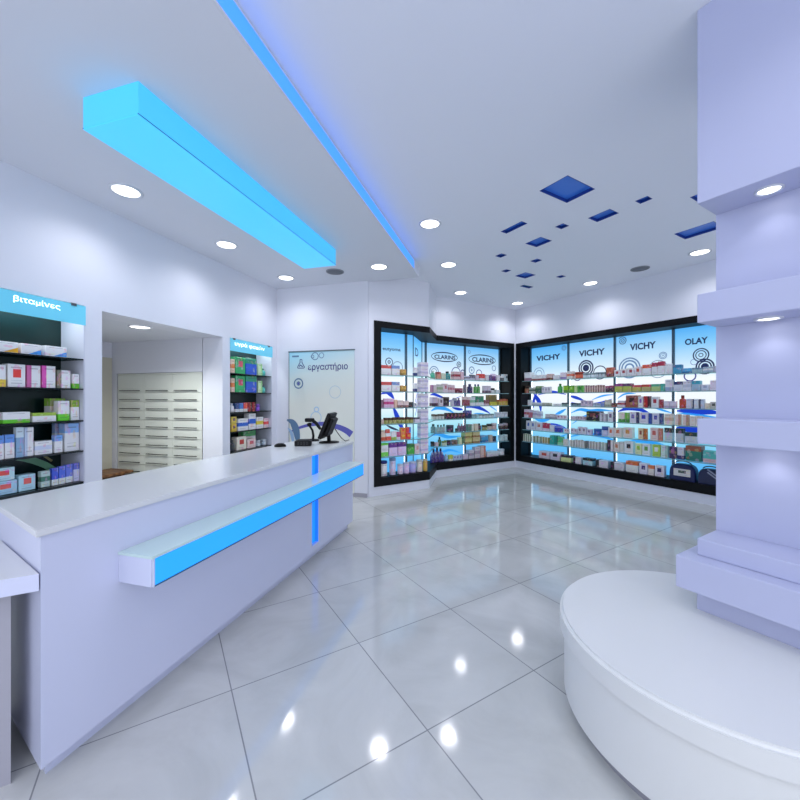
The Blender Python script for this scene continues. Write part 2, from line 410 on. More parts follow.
for (lab, _), (x0, x1, y0, y1) in zip(QUADS, RECTS):
    t = thing('ceiling_recess', lab, 'ceiling recess', R, (x0+x1)/2, (y0+y1)/2, CR, group='blue recesses scattered over the ceiling')
    a, b = (x1-x0)/2-.0006, (y1-y0)/2-.0006; h = .03
    bm_ = mat('teal_recess', '#38a8b8', .35) if 'teal' in lab else BLUEP
    p = MB(); p.box(-a, a, -b, b, h, h+.01, bm_); p.build('blue_plate', t)
    p = MB(); rim = mat('navy_rim', '#1c3f96', .4); e_ = .007
    for q in ((-a, -a+e_, -b, b), (a-e_, a, -b, b), (-a+e_, a-e_, -b, -b+e_), (-a+e_, a-e_, b-e_, b)): p.box(*q, .001, h-.0003, rim)
    p.build('rim', t)

# blue LED cove along the step between the two ceilings
t = thing('cove_light', 'blue LED strip light along the step between the ceilings', 'strip light', B, -3.9, -MC-.001, CL)
p = MB(); p.box(-4, 3.62, -.006, 0, .012, CR-CL-.03, LEDB); p.build('light_strip', t)
p = MB(); p.box(-4, 3.62, -.012, 0, 0, .012, CEIL); p.build('lip', t)

# cyan hanging light box over the counter
LBX0, LBX1 = -3.75, -1.239
t = thing('ceiling_light_box', 'long glowing cyan light box hanging from the ceiling above the counter', 'light box', B, (LBX0+LBX1)/2, -1.44, CL-.19)
hl = (LBX1-LBX0)/2
p = MB(); p.box(-hl, hl, -.212, .212, 0, .004, CYAN); p.build('bottom_diffuser', t)
p = MB()
for q in ((-hl, hl, -.212, -.207), (-hl, hl, .207, .212), (-hl, -hl+.005, -.207, .207), (hl-.005, hl, -.207, .207)): p.box(*q, .007, .189, CYAN2)
p.build('side_diffuser', t)
p = MB()
for q in ((-hl-.002, hl+.002, -.214, -.209), (-hl-.002, hl+.002, .209, .214)): p.box(*q, .003, .008, mat('edge_trim', '#2f86a8', .4))
p.build('edge_trim', t)

# ------------------------------------------------------------------ downlights
def spot(loc, e, size=150, blend=.9, col=(.93, .93, 1), rad=.09):
    d_ = bpy.data.lights.new('lamp', 'SPOT'); d_.energy = e; d_.spot_size = math.radians(size); d_.spot_blend = blend; d_.color = col; d_.shadow_soft_size = rad
    o = bpy.data.objects.new('lamp', d_); COL.objects.link(o); o.location = loc; return o
def downlight(label, p, r, e, group='round ceiling downlights', **k):
    t = bpy.data.objects.new('ceiling_light', None); COL.objects.link(t); t.location = p
    tag(t, label, 'downlight', group)
    m = MB(); m.lathe([(r, -.001), (r, -.008), (r*.9, -.014), (r*.8, -.008), (r*.8, -.001)], TRIMW, 32, cap=False); m.build('trim_ring', t)
    m = MB(); m.lathe([(r*.8, -.004), (r*.8, -.007), (r*.3, -.009)], LENS, 32); m.build('lens', t)
    if e: spot(p+Vector((0, 0, -.03)), e, **k)
E0 = 30
for lab, u, v, z, e in (
    ('downlight over the near end of the counter, nearest the left wall sign', 126, 190.5, CL, E0),
    ('downlight in the left ceiling between light box and drawer alcove', 226.5, 244.5, CL, E0),
    ('downlight near the inner left corner above the second niche', 286, 277.5, CL, E0),
    ('downlight right of the cyan light box end, left of the blue strip', 379, 266.5, CL, E0),
    ('largest downlight right of the blue strip light', 430, 223.5, CR, E0),
    ('second downlight right of the blue strip light, nearer the step', 448.5, 264.5, CR, E0),
    ('downlight nearest the stepped wall and its oval brand panels', 460.5, 292.5, CR, E0*.55),
    ('downlight in the far corner between the two black showcases', 517.5, 303, CR, E0),
    ('downlight above the middle of the right showcase', 590.5, 283, CR, E0),
    ('downlight beside the pillar below the long wide blue recess', 700, 252, CR, E0)):
    downlight(lab, on_ceiling(u, v, z), .125, e)
# further lamps of the same rows, behind the camera
for p in ((-1.9, .4, CL), (-.7, -.6, CL), (1.1, 1.0, CR), (1.2, -.9, CR), (2.6, 1.2, CR), (0.2, 2.0, CR)): spot(Vector(p)+Vector((0, 0, -.03)), E0*.8)
pa = on_ceiling(140, 326.5, AT)
downlight('small downlight in the low alcove ceiling over the drawers', pa, .12, 105, None, size=150, col=(.98, 1, .97))
for lab, u, v, z in (('round grey speaker grille in the ceiling at the end of the cyan light box', 335, 271.5, CL), ('round grey speaker grille in the ceiling between two downlights on the right', 640, 268.5, CR)):
    p = on_ceiling(u, v, z); t = bpy.data.objects.new('ceiling_speaker', None); COL.objects.link(t); t.location = p
    tag(t, lab, 'ceiling speaker', 'ceiling speakers')
    m = MB(); m.lathe([(.125, -.001), (.125, -.008), (.112, -.012), (.108, -.006)], mat('speaker_rim', '#8b8f96', .5), 32, cap=False); m.build('rim', t)
    m = MB(); m.lathe([(.11, -.003), (.108, -.009), (.02, -.011)], GREYV, 32); m.build('grille', t)

# ------------------------------------------------------------------ products
NAMED = [('white', 'dcd8de'), ('pale grey', 'b8b8bc'), ('grey', '8a8a8e'), ('charcoal', '45464c'), ('black', '18181a'), ('red', 'b8241f'), ('orange', 'd0682a'),
         ('brown', '7a4c30'), ('tan', 'b89a80'), ('beige', 'cdbfae'), ('gold', 'a88e36'), ('lime green', '8fb830'), ('green', '3f9a40'), ('dark green', '24573f'),
         ('pale green', 'b4c4a8'), ('teal', '2f8f8a'), ('light blue', '8fb4d0'), ('blue', '3a64b0'), ('navy blue', '222c5a'), ('purple', '5a2f86'), ('lilac', 'c0b2d2'), ('pink', 'd4b0bc'),
         ('deep pink', 'a83e62'), ('maroon', '6a2630'), ('rust', 'a8533a'), ('steel blue', '5f83a8')]
def cname(h):
    a = [int(h.lstrip('#')[i:i+2], 16) for i in (0, 2, 4)]
    return min(NAMED, key=lambda q: sum((a[i]-int(q[1][2*i:2*i+2], 16))**2 for i in range(3)))[0]
ORD = ['first', 'second', 'third', 'fourth', 'fifth', 'sixth', 'seventh', 'eighth', 'ninth', 'tenth', 'eleventh', 'twelfth', 'thirteenth', 'fourteenth', 'fifteenth', 'sixteenth', 'seventeenth', 'eighteenth', 'nineteenth', 'twentieth']
STY = {'band': 'with {} base', 'top': 'with {} top', 'side': 'with {} side', 'left': 'with {} edge', 'mid': 'with {} band', 'logo': 'with {} emblem', 'swoosh': 'with {} swoosh'}
MESHC = {}
def product(kind, w_, h_, d_, base, acc, style):
    """returns the thing (mesh, with cap or lid child where it has one); meshes are shared between equal packs"""
    key = (kind, round(w_, 3), round(h_, 3), round(d_, 3), base, acc, style)
    nm = {'c': 'carton', 'b': 'bottle', 'j': 'jar', 'p': 'pouch', 't': 'tin'}[kind]
    if key not in MESHC:
        pm = pack_mat(base, acc if kind in 'cp' else None, style)
        m = MB(); k = MB(); r = min(w_, d_)/2
        capm = mat('cap_'+(acc or '#e8e8ea'), acc or '#e8e8ea', .35)
        if kind == 'c':
            if w_ > .05: m.bbox(-w_/2, w_/2, 0, d_, 0, h_, pm, .0025, seg=1)
            else: m.box(-w_/2, w_/2, 0, d_, 0, h_, pm)
        elif kind == 'p':
            n = 5; prof = []
            for i in range(n+1):
                q = i/n; prof.append((q, (1-q)**.6*(d_/2)+.004))
            vs = []; fs = []
            for q, dd in prof:
                for sx, sy in ((-1, -1), (1, -1), (1, 1), (-1, 1)): vs.append((sx*w_/2*(1-.12*q), d_/2+sy*dd, h_*q))
            for i in range(n):
                for j in range(4): a = i*4+j; b = i*4+(j+1) % 4; fs.append((a, b, b+4, a+4))
            fs += [(3, 2, 1, 0), tuple(n*4+j for j in range(4))]; m.add(vs, fs, pm)
        elif kind == 'b':
            hb = h_*.74
            m.lathe([(r*.92, 0), (r, h_*.04), (r, hb*.86), (r*.8, hb*.96), (r*.42, hb), (r*.42, h_*.79)], pm, 14, 0, d_/2)
            k.lathe([(r*.5, h_*.78), (r*.5, h_*.97), (r*.44, h_)], capm, 12, 0, d_/2)
        else:
            hb = h_*(.62 if kind == 'j' else .84)
            m.lathe([(r*.94, 0), (r*.97, h_*.05), (r*.97, hb*.96), (r*.9, hb)], pm, 16, 0, d_/2)
            k.lathe([(r, hb+.0005), (r, h_*.97), (r*.94, h_)], capm, 16, 0, d_/2)
        MESHC[key] = (m.mesh(nm), k.mesh('cap' if kind == 'b' else 'lid') if k.v else None)
    a, b = MESHC[key]
    o = bpy.data.objects.new(nm, a); COL.objects.link(o)
    if b:
        q = bpy.data.objects.new('cap' if kind == 'b' else 'lid', b); COL.objects.link(q); q.parent = o
        q['label'] = f"{cname(acc or '#e8e8ea')} {'cap' if kind == 'b' else 'lid'}"
    return o
KN = {'c': 'carton', 'b': 'bottle', 'j': 'jar', 'p': 'pouch', 't': 'tin'}
def stock(fr, yf, zs, row, where, bays, group, dmax=.2, hmax=None, lim=None):
    """lay out one shelf; row entries: (u0, u1, count, height_px, kind, colour, accent, style[, z lift px])"""
    out = []
    for e in row:
        e = list(e)+[None]*(10-len(e)); u0, u1, n, hp, kd, base, acc, sty, lift, setback = e[:10]
        yy = yf+(setback or 0)
        xa, xb = fr.at(u0, yy), fr.at(u1, yy)
        if lim: xa, xb = max(xa, lim[0]+.012), min(xb, lim[1]-.012)
        wd = (xb-xa)/n
        for i in range(n):
            xc = xa+wd*(i+.5); dep = fr.w(xc, yy).y; s = dep/F
            h = hp*s*(1 if n == 1 else random.uniform(.95, 1.05)); ww = wd*.94
            if hmax: h = min(h, hmax)
            dd = min(dmax, max(.03, ww*(.7 if kd == 'c' else 1)))
            if kd in 'bjt': dd = min(ww, dmax)
            o = product(kd, ww, h, dd, base, acc, sty)
            place(o, fr, xc, yy, zs+(lift or 0)*s)
            out.append((xc, o, kd, base, acc, sty, lift or 0))
    cnt = {}
    for xc, o, kd, base, acc, sty, lift in sorted(out, key=lambda q: (q[0], q[6])):
        bi = sum(1 for b in bays if xc > b); cnt[bi] = cnt.get(bi, 0)+1
        s = f"{cname(base)} {KN[kd]}"
        if acc and kd in 'cp' and sty and cname(acc) != cname(base): s += ' '+STY[sty].format(cname(acc))
        elif acc and kd in 'bjt': s += f" with {cname(acc)} {'cap' if kd == 'b' else 'lid'}"
        o_ = ORD[cnt[bi]-1]
        bay = f", {where[1][bi]}" if where[1] else ''
        lb = f"{s}, {o_} from left, {where[0]}{bay}, {where[2]}"
        if len(lb.split()) > 16: lb = lb.replace(' glass shelf', ' shelf')
        if len(lb.split()) > 16: lb = f"{s}, {o_} from left, {where[0]}{bay}, {where[2]}".replace(' with '+s.split(' with ')[-1], '').replace(' glass shelf', ' shelf')
        tag(o, lb, KN[kd], group)

# ------------------------------------------------------------------ right showcase
ZS = [1.874, 1.612, 1.352, 1.094, .836, .582]
NAMES = ['top shelf', 'second shelf', 'third shelf', 'fourth shelf', 'fifth shelf', 'lowest glass shelf', 'bottom ledge']
def prints(mb_list): pass
sh = thing('wall_showcase', 'long black framed backlit showcase with glass shelves on the right wall', 'showcase', R, 2.0, 0, 0)
def local(dx): return lambda x: x-dx
OX = 2.0
g = MB()
def fb(x0, x1, y0, y1, z0, z1, mt=BLACK): g.box(x0-OX, x1-OX, y0, y1, z0, z1, mt)
fb(.02, XE, -.015, .36, IZ1, FZ1); fb(.02, XE, -.015, .36, FZ0, IZ0); fb(.02, .16, -.015, .36, IZ0, IZ1); fb(3.87, XE, -.015, .36, IZ0, IZ1)
g.build('frame', sh)
BX = [.175, 1.091, 2.007, 2.923, 3.839]
YB = .30
def panel_text(pm, k): pass
panels = []
for i in range(4):
    p = MB(); p.box(BX[i]+.012-OX, BX[i+1]-.012-OX, YB, YB+.02, IZ0+.005, IZ1-.005, PANELS if i in (0, 3) else PANEL)
    panels.append(p.build('backlit_panel', sh))
for i in range(5):
    p = MB(); p.box(BX[i]-.017-OX, BX[i]+.017-OX, YB-.035, YB-.003, IZ0+.002, IZ1-.002, STEEL); p.build('upright', sh)
    p = MB()
    for sx in (-1, 1):
        if 0 < i < 4 or (i == 0 and sx > 0) or (i == 4 and sx < 0):
            c_ = BX[i]+sx*.024-OX; p.box(c_-.003, c_+.003, YB-.012, YB-.002, IZ0+.05, 1.95, STRIPW)
    p.build('light_strip', sh)
for z in ZS:
    p = MB(); x0, x1 = .165-OX, 3.865-OX
    p.box(x0, x1, .03, YB-.04, z-.012, z, SHELFG); p.box(x0, x1, .018, .03, z-.013, z+.001, EDGE)
    p.build('shelf', sh)
def spiral(mb, cx, cz, r, turns, w_, y, mt, s=1):
    pts = [(cx+s*r*(k/48)*math.cos(2*PI*turns*k/48), cz+r*(k/48)*math.sin(2*PI*turns*k/48)) for k in range(4, 49)]
    mb.ribbon(pts, w_, y, mt)
YP = YB-.003
def RX(u, v): x, z = R.at(u, YB, v); return x-OX, z
def rings(mb, u, v, rpx, spec, at, fr, mt=INK):
    x, z = at(u, v); s = (fr.w(fr.at(u, YB), YB).y)/F
    for a, b, m_ in spec: mb.ring(x, z, a*rpx*s, b*rpx*s, YP, m_ or mt)
def swoop(mb, pts_px, wpx, at, mt, y=None, s=.025, grow=False):
    P0 = [Vector(at(*q)) for q in pts_px]; pts = []
    for i in range(len(P0)-1):                                # smooth through the points
        a, b, c_, d_ = P0[max(i-1, 0)], P0[i], P0[i+1], P0[min(i+2, len(P0)-1)]
        for k in range(6):
            t_ = k/6; pts.append(.5*((2*b)+(c_-a)*t_+(2*a-5*b+4*c_-d_)*t_*t_+(3*b-a-3*c_+d_)*t_**3))
    pts.append(P0[-1]); n = len(pts)
    mb.ribbon([tuple(q) for q in pts], [(max(.25, math.sin(PI*(i+.6)/(n+.2))) if not grow else .3+.9*i/n)*wpx*s for i in range(n)], y or YP, mt)
def letters(parent, body, u, v, hpx, wpx, at, fr, mt=INK, bold=.0, yb=YB):
    x, z = at(u, v); s = fr.w(fr.at(u, yb), yb).y/F
    x0, x1 = at(u-wpx/2, v)[0], at(u+wpx/2, v)[0]
    m = MB(); text_mesh(m, body, (x0+x1)/2, z, hpx*s, yb-.004, mt, x1-x0, bold); return m.build('lettering', parent)
for i, (tx, u, v, h, wd) in enumerate((('VICHY', 548.5, 357.5, 5.4, 24), ('VICHY', 592, 352.5, 6.2, 26), ('VICHY', 643, 346, 6.8, 26), ('OLAY', 696.5, 341, 6.4, 23))):
    letters(panels[i], tx, u, v, h, wd, RX, R, INK, .035)
# ring prints
T3 = ((.82, 1, None), (.56, .72, None), (0.02, .42, None)); O2 = ((.8, 1, None), (.5, .66, None), (.1, .22, None)); O1 = ((.86, 1, None),)
m = MB(); rings(m, 564, 348, 2.6, O2, RX, R, INKL); rings(m, 539, 374, 6.5, ((.9, 1, None), (.5, .6, None)), RX, R, INKL); m.build('printed_rings', panels[0])
m = MB(); rings(m, 586, 368, 8, T3, RX, R); rings(m, 600, 372.5, 7, O1, RX, R); rings(m, 577.5, 376.5, 4.5, ((.8, 1, None),), RX, R, INKV); m.build('printed_rings', panels[1])
m = MB(); x, z = RX(622.5, 341); spiral(m, x, z, .075, 2.4, .012, YP, INK); rings(m, 629.5, 368, 10.5, ((.88, 1, None), (.62, .76, None), (.3, .45, None)), RX, R, INKL)
rings(m, 663, 355.5, 3.7, O2, RX, R, INKL); rings(m, 658, 369, 9, ((.92, 1, None),), RX, R, INKG); m.build('printed_rings', panels[2])
m = MB(); rings(m, 701, 355, 7, ((.84, 1, None), (.56, .68, None), (.2, .3, None)), RX, R); rings(m, 705, 366.5, 8, T3, RX, R); rings(m, 694, 362, 3, O1, RX, R, INKV); rings(m, 690, 376, 5.5, ((.78, 1, None),), RX, R, INKV)
m.build('printed_rings', panels[3])
# broad blue swooshes across the middle and lower print
m = MB(); swoop(m, [(534, 394), (537, 398), (540, 404), (541, 412)], 4, RX, INKB); swoop(m, [(538, 395), (546, 392.5), (555, 392), (566, 394.5)], 2.2, RX, INKB)
swoop(m, [(535, 419), (541, 420.5), (548, 419), (560, 412)], 3, RX, INKS); swoop(m, [(556, 414), (560, 412.5), (566, 409)], 2.5, RX, INKS); swoop(m, [(537, 393), (534, 400), (533.5, 408)], 2.6, RX, INKB); swoop(m, [(541, 428), (550, 424.5), (560, 426), (567, 429)], 2.2, RX, INKB); swoop(m, [(534, 437), (546, 440), (558, 438), (567, 434)], 2.4, RX, INKS); m.build('printed_swoosh', panels[0])
m = MB(); swoop(m, [(570, 396), (576, 397.6), (584, 400.5)], 2.4, RX, INKB); swoop(m, [(592, 400), (599, 397), (606, 395.2), (614, 394.6)], 1.3, RX, INKS)
swoop(m, [(571, 413), (580, 409.5), (590, 411), (600, 410), (613, 411)], 2.6, RX, INKS); swoop(m, [(572, 424), (585, 416), (600, 414)], 1.2, RX, INKS); swoop(m, [(570, 402), (582, 404.5), (596, 403.5), (612, 399)], 1.6, RX, INKB); swoop(m, [(570, 437), (584, 433.5), (600, 436), (614, 440)], 2.6, RX, INKS); m.build('printed_swoosh', panels[1])
m = MB(); swoop(m, [(617, 399), (625, 394), (636, 393.5)], 1.2, RX, INKS); swoop(m, [(618, 411.5), (628, 408.5), (640, 409.5), (652, 415)], 3, RX, INKB); swoop(m, [(652, 407), (662, 410), (672, 413)], 1.3, RX, INKS); swoop(m, [(617, 404), (632, 400), (648, 402), (671, 409)], 1.3, RX, INKB); swoop(m, [(618, 446), (636, 441), (655, 443), (671, 449)], 2.6, RX, INKS); m.build('printed_swoosh', panels[2])
m = MB(); swoop(m, [(677, 411), (690, 410.5), (704, 411.5), (722, 413)], 4.2, RX, INKB); swoop(m, [(678, 413), (695, 414.5), (720, 418)], 1.4, RX, INKS); swoop(m, [(676, 428), (690, 429), (705, 431)], 4, RX, INKB); m.build('printed_swoosh', panels[3])

c = 'c'
RROWS = [
 [(524, 531, 1, 8.5, c, '#d9d2de', '#8a6a78', 'band'), (531.5, 546, 4, 5.5, c, '#d8cfd4', '#8a4a48', 'band'), (546.5, 552, 1, 6, c, '#b59a92', '#5a2a28', 'band'), (553, 559, 2, 4.5, c, '#cfc9cf', None, None),
  (560, 566, 2, 6.5, c, '#d0bcc4', '#8d7fa8', 'band'), (566.5, 572.5, 1, 7.5, c, '#d9c4bd', '#c46a4e', 'mid'), (573, 581, 1, 6.5, 'j', '#c85a3c', '#a03a24', None), (582, 594, 3, 5, 'j', '#b9c6c9', '#9fb0b4', None),
  (594.5, 605, 3, 5.5, 'j', '#a9b5b8', '#8fa0a6', None), (606, 613, 1, 9.5, c, '#a8563a', '#6b3020', 'band'), (614, 619.8, 1, 6.5, c, '#dccfd2', '#a03a3a', 'logo'), (620.5, 626.5, 1, 7.5, c, '#dcd0d4', '#8a3a40', 'logo'),
  (627, 634, 1, 8, c, '#dcd0d4', '#8a3a40', 'logo'), (634.5, 641, 1, 9, c, '#dcd0d4', '#a84a3a', 'logo'), (642, 651, 1, 10.5, c, '#ddd0d0', '#c9502e', 'top'), (651.5, 664, 2, 12.5, c, '#dcd2d6', '#a02a40', 'top'),
  (665.5, 672, 2, 10, c, '#d5d0cd', None, None), (673, 681.5, 1, 9, c, '#3f8fae', '#2a6f96', 'top'), (682, 690.5, 1, 5, c, '#4f9cc0', '#2a6a96', 'band'), (692, 702, 2, 5, c, '#8fa9ad', '#5a7a8a', 'top'), (703, 713, 2, 5.5, c, '#93a6b3', '#c8d0d4', 'mid'), (713.5, 718, 1, 6, c, '#9aa0b0', None, None)],
 [(523, 528.5, 1, 7.5, 'j', '#8a5a3c', '#3a2418', None), (529, 535, 2, 5.5, c, '#aab0a4', '#4a5a50', 'mid'), (535.5, 541, 1, 7, c, '#2f5a46', '#6a8a5a', 'top'), (541.5, 550.5, 3, 6, c, '#c6c2cc', '#8a8a94', 'logo'),
  (556.5, 561, 1, 9, 'b', '#35a04a', '#2a8a3a', None), (563, 568, 1, 7, c, '#7fae1e', '#4f8a22', 'band'), (568.5, 574, 1, 7, c, '#5f9a22', '#8fc040', 'logo'), (574.2, 577, 1, 7, c, '#b9d08a', None, None), (577.2, 583, 1, 7, c, '#4d9a3a', '#2f6a2a', 'logo'),
  (584.5, 604, 8, 7, c, '#bfa79c', '#6b4a44', 'side'), (605, 613, 2, 6.2, c, '#3a2430', '#8a3a5a', 'top'), (614.5, 622.5, 1, 8.3, c, '#a3ad4a', '#8a3a7a', 'top'), (623, 631.5, 1, 8.3, c, '#a3ad4a', '#5a3a5a', 'top'),
  (632, 641, 1, 6.6, c, '#a8a24e', '#b03a3a', 'top'), (641.5, 650.5, 1, 7, c, '#a09a66', '#b03a2a', 'top'), (651, 660, 1, 7.3, c, '#9ab070', '#4a9a7a', 'top'), (660.5, 664.5, 1, 7.5, c, '#3f9e8a', None, None), (665, 672, 1, 11.5, c, '#cfc8d4', '#8a9ab4', 'band'),
  (673.5, 682, 1, 9.5, c, '#b9bcc4', '#22335f', 'top'), (683, 691, 2, 9.5, c, '#c2c2cc', '#a8aab8', 'mid'), (691.5, 700.5, 1, 10, c, '#8fa4b4', '#3a96a8', 'top'), (701, 709, 1, 6, c, '#b8bcc8', '#8a94a8', 'logo'), (710, 717, 1, 10, c, '#cbbfd2', None, None)],
 [(527.5, 531, 1, 5.5, c, '#d5c9d8', None, None), (532, 541, 3, 3, c, '#b9bec8', '#8a92a0', 'band'), (542, 551, 3, 3, c, '#a8a898', '#6a6a5a', 'band'), (553, 560, 2, 2.2, c, '#e0e4e8', None, None), (561, 568, 3, 3.4, 'j', '#6a8a80', '#39505c', None),
  (569.5, 580, 4, 3.2, 'j', '#6f8a90', '#39505c', None), (580.5, 592, 3, 6, c, '#b7a8b4', '#8a7a94', 'logo'), (592.5, 600, 3, 3.6, 'j', '#9fb0bc', '#c4c8d0', None), (600.5, 604, 1, 5, c, '#6a7fb0', None, None), (604.5, 611, 2, 7, c, '#b7b2a2', '#8a8a7a', 'band'), (611.5, 616, 1, 4, c, '#4a2622', '#8a2a2a', 'band'),
  (617, 625, 1, 6.5, c, '#c4b9c0', '#8e2f30', 'mid'), (625.5, 637.5, 1, 12, c, '#8a4a3a', '#2a1a18', 'logo'), (638, 643, 1, 11, c, '#d6cdd6', '#7a5a9a', 'logo'), (643.5, 650, 1, 11.5, c, '#a81c20', '#3a1418', 'side'),
  (651, 658.5, 1, 11, c, '#d8cfd2', '#9a3040', 'logo'), (659, 663, 1, 8.5, c, '#8e2a38', None, None), (663.5, 676, 2, 7, c, '#c3bac4', '#a098a8', 'band'), (678, 685, 1, 13, 'b', '#b03a22', '#8a2a1a', None),
  (686, 691, 1, 9.5, c, '#bfb9c6', None, None), (692, 698.5, 1, 9.5, c, '#bfc4d2', '#20284a', 'left'), (699, 704.5, 1, 9.5, c, '#aeb6c4', '#20284a', 'left'), (705, 709.5, 1, 5.5, c, '#c4b8a2', None, None), (710, 717, 1, 7, c, '#a9a9a0', '#4a4a44', 'logo')],
 [(524, 528, 1, 8, c, '#d4bcc8', '#a03a50', 'mid'), (528.3, 532, 1, 8, c, '#b05a6a', '#d4bcc8', 'top'), (532.5, 541, 2, 7, c, '#c3bfce', '#9a94b0', 'mid'), (545, 556.5, 5, 4.6, c, '#bcb6ba', '#8a848c', 'band'), (557, 566.5, 3, 4, c, '#c4bcc0', '#a05a6a', 'logo'),
  (570, 576.5, 2, 3.6, c, '#b8a8b0', None, None), (577, 585.5, 3, 3.8, c, '#b8a8b0', '#7a5a5a', 'logo'), (586, 599, 1, 9.5, c, '#1c1416', '#6a2a2a', 'logo'), (599.5, 607, 2, 8, c, '#bcb6bc', '#8a848c', 'side'), (607.5, 613, 1, 10, c, '#d4cdd4', '#5a3a6a', 'logo'), (613.3, 615, 1, 10, c, '#2a2a4a', None, None),
  (618, 624.5, 1, 10, c, '#c9c4b4', '#3f8a34', 'band'), (625, 629, 1, 10, c, '#5fa33a', '#3a7a2a', 'band'), (629.5, 636, 1, 11, c, '#c9c3d2', '#4a4a9a', 'logo'), (636.2, 638.5, 1, 11, c, '#2a2f5a', None, None), (639, 648, 1, 11, c, '#c9c3d8', '#3a3aa0', 'logo'), (648.3, 651.5, 1, 10.5, c, '#24408a', None, None),
  (652, 659, 1, 11, c, '#c4c2d4', '#34409a', 'logo'), (659.3, 663, 1, 11, c, '#2a4a7a', None, None), (664, 672, 1, 11, c, '#d2bcae', '#b89a86', 'mid'), (674.5, 680.5, 1, 11, c, '#cdb8ae', '#a8806a', 'side'), (682, 688.5, 1, 11, c, '#cdb8ae', '#a8806a', 'side'), (689.5, 702, 2, 10, c, '#c8bcb2', None, None), (702.5, 714, 2, 9.5, c, '#bdb0ae', None, None)],
 [(526, 535, 2, 8.5, c, '#c3c2d2', '#3a5a9a', 'logo'), (535.5, 542, 1, 8, c, '#cfc4d2', '#b06a5a', 'logo'), (542.5, 549, 2, 8, c, '#a8304a', '#d0c0cc', 'band'), (549.5, 554, 1, 6.5, c, '#c8c4d6', None, None), (554.5, 562, 2, 6.5, c, '#2a3a9a', '#6a7ac4', 'top'), (564, 569, 2, 4.2, c, '#cbb9b8', '#9a6a6a', 'logo'),
  (570.5, 577, 2, 5, c, '#bdb6c0', '#8a7a8a', 'logo'), (577.5, 586, 2, 7.5, c, '#c2bdc4', '#7a6a74', 'logo'), (586.5, 591.5, 1, 5.5, c, '#bfb8c8', '#6a5a7a', 'logo'), (592, 599.5, 1, 6.5, 'j', '#2f5aa0', '#3f6ab4', None), (600, 607.5, 1, 9.5, 'j', '#b4b4cc', '#4a68b0', None), (608, 613.5, 1, 9, c, '#ccc0c0', '#c0623a', 'logo'),
  (614, 621.5, 1, 9.5, c, '#cdbfb6', '#b0603a', 'logo'), (623, 632, 1, 10.5, c, '#cbbdb4', '#b9803a', 'logo'), (638, 643, 1, 11, c, '#d0b48e', '#8a4a3a', 'logo'), (643.2, 647, 1, 11, c, '#b0622a', '#8a3a1a', 'left'), (650, 658, 1, 12.5, c, '#ccb3ae', '#b05a50', 'logo'), (658.3, 662.5, 1, 12.5, c, '#b8705c', None, None),
  (664, 672, 1, 13.5, c, '#a9b0b4', '#22282a', 'top'), (675, 683.5, 1, 14, c, '#a9aeb4', '#22302a', 'top'), (684.5, 697, 1, 11, c, '#a9aeb4', '#1f3a30', 'top')],
 [(523, 531, 4, 7.5, c, '#c3c4b4', '#6a7a5a', 'side'), (532, 541, 3, 6.3, c, '#b4bcae', '#7a8a6a', 'side'), (541.5, 549, 3, 6.5, c, '#b9b49a', '#8a7a3a', 'side'), (549.5, 557, 1, 9, c, '#2f9a8a', '#1f7a6a', 'side'), (557.5, 562.5, 1, 8.5, c, '#4aa86a', '#8ac49a', 'band'), (563, 568.2, 2, 7, c, '#c4bfb4', None, None),
  (569.5, 574, 2, 7, c, '#c4bfb4', '#9a948a', 'side'), (574.5, 585, 4, 7.5, c, '#c0bab4', '#9a948a', 'side'), (585.3, 588, 1, 7.5, c, '#5a5a5a', None, None), (588.5, 600, 4, 7.5, c, '#b9b4b0', '#8f8a86', 'side'), (600.5, 606.5, 2, 8, c, '#b4bcb0', '#8a9a8a', 'side'), (607, 613, 1, 11, c, '#2a2430', '#c9c0bc', 'side'),
  (613.5, 619.5, 1, 10, c, '#c4b8ac', '#a86a4a', 'logo'), (620, 623.5, 1, 11, c, '#c2bdb4', None, None), (624, 633, 1, 12, c, '#d0ccc8', '#2a2a30', 'logo'), (635, 641.5, 1, 11, c, '#c6cf9a', '#7fae2a', 'logo'), (642, 650, 1, 11.5, c, '#d2d0cc', '#5a8a3a', 'logo'), (652, 660, 1, 12, c, '#9fb84a', '#d0d4c8', 'logo'), (660.5, 668, 1, 12, c, '#b4c4bc', '#8aa49a', 'side'),
  (669, 676.5, 1, 12, c, '#3a2a4a', '#8a5a7a', 'logo'), (677, 684, 1, 12, c, '#b8b4bc', '#2a2a5a', 'band'), (685, 701.5, 1, 15, c, '#1f6a5a', '#8a4a34', 'top'), (702.5, 718, 1, 12, c, '#4fa39a', '#c0a0a4', 'band')],
 [(538.5, 549.5, 1, 7, c, '#c9bcc0', '#b0463a', 'logo'), (550, 560, 1, 8, c, '#c4bcc4', '#2a2a30', 'logo'), (560.5, 571, 1, 6.5, c, '#c4cc8a', '#2a2a2a', 'top'), (573, 581, 1, 6.5, c, '#c9c0c0', '#3a2424', 'left'), (582.5, 592.5, 1, 7, c, '#9fc0c4', '#202020', 'top'), (595, 608, 1, 7.2, c, '#c4bcc0', '#202024', 'left'),
  (610, 624, 1, 7.5, c, '#c0bcc0', '#202024', 'left'), (625.5, 638, 1, 11, c, '#d4ccc4', '#c4602e', 'top'), (639, 647.5, 1, 11, c, '#c8c2cc', '#3a2a6a', 'logo'), (648, 654, 1, 10, c, '#ccc0b8', '#c46a40', 'top'), (654.5, 664, 1, 11, c, '#c6c0c8', '#2a2454', 'logo')],
]
RB = [BX[1], BX[2], BX[3]]; RBN = ['leftmost bay', 'second bay', 'third bay', 'rightmost bay']
for k, row in enumerate(RROWS):
    z = ZS[k]+.0015 if k < 6 else IZ0+.001
    stock(R, .06, z, row, (NAMES[k], RBN, 'right showcase'), RB, f'packs on the {NAMES[k]} of the right showcase')
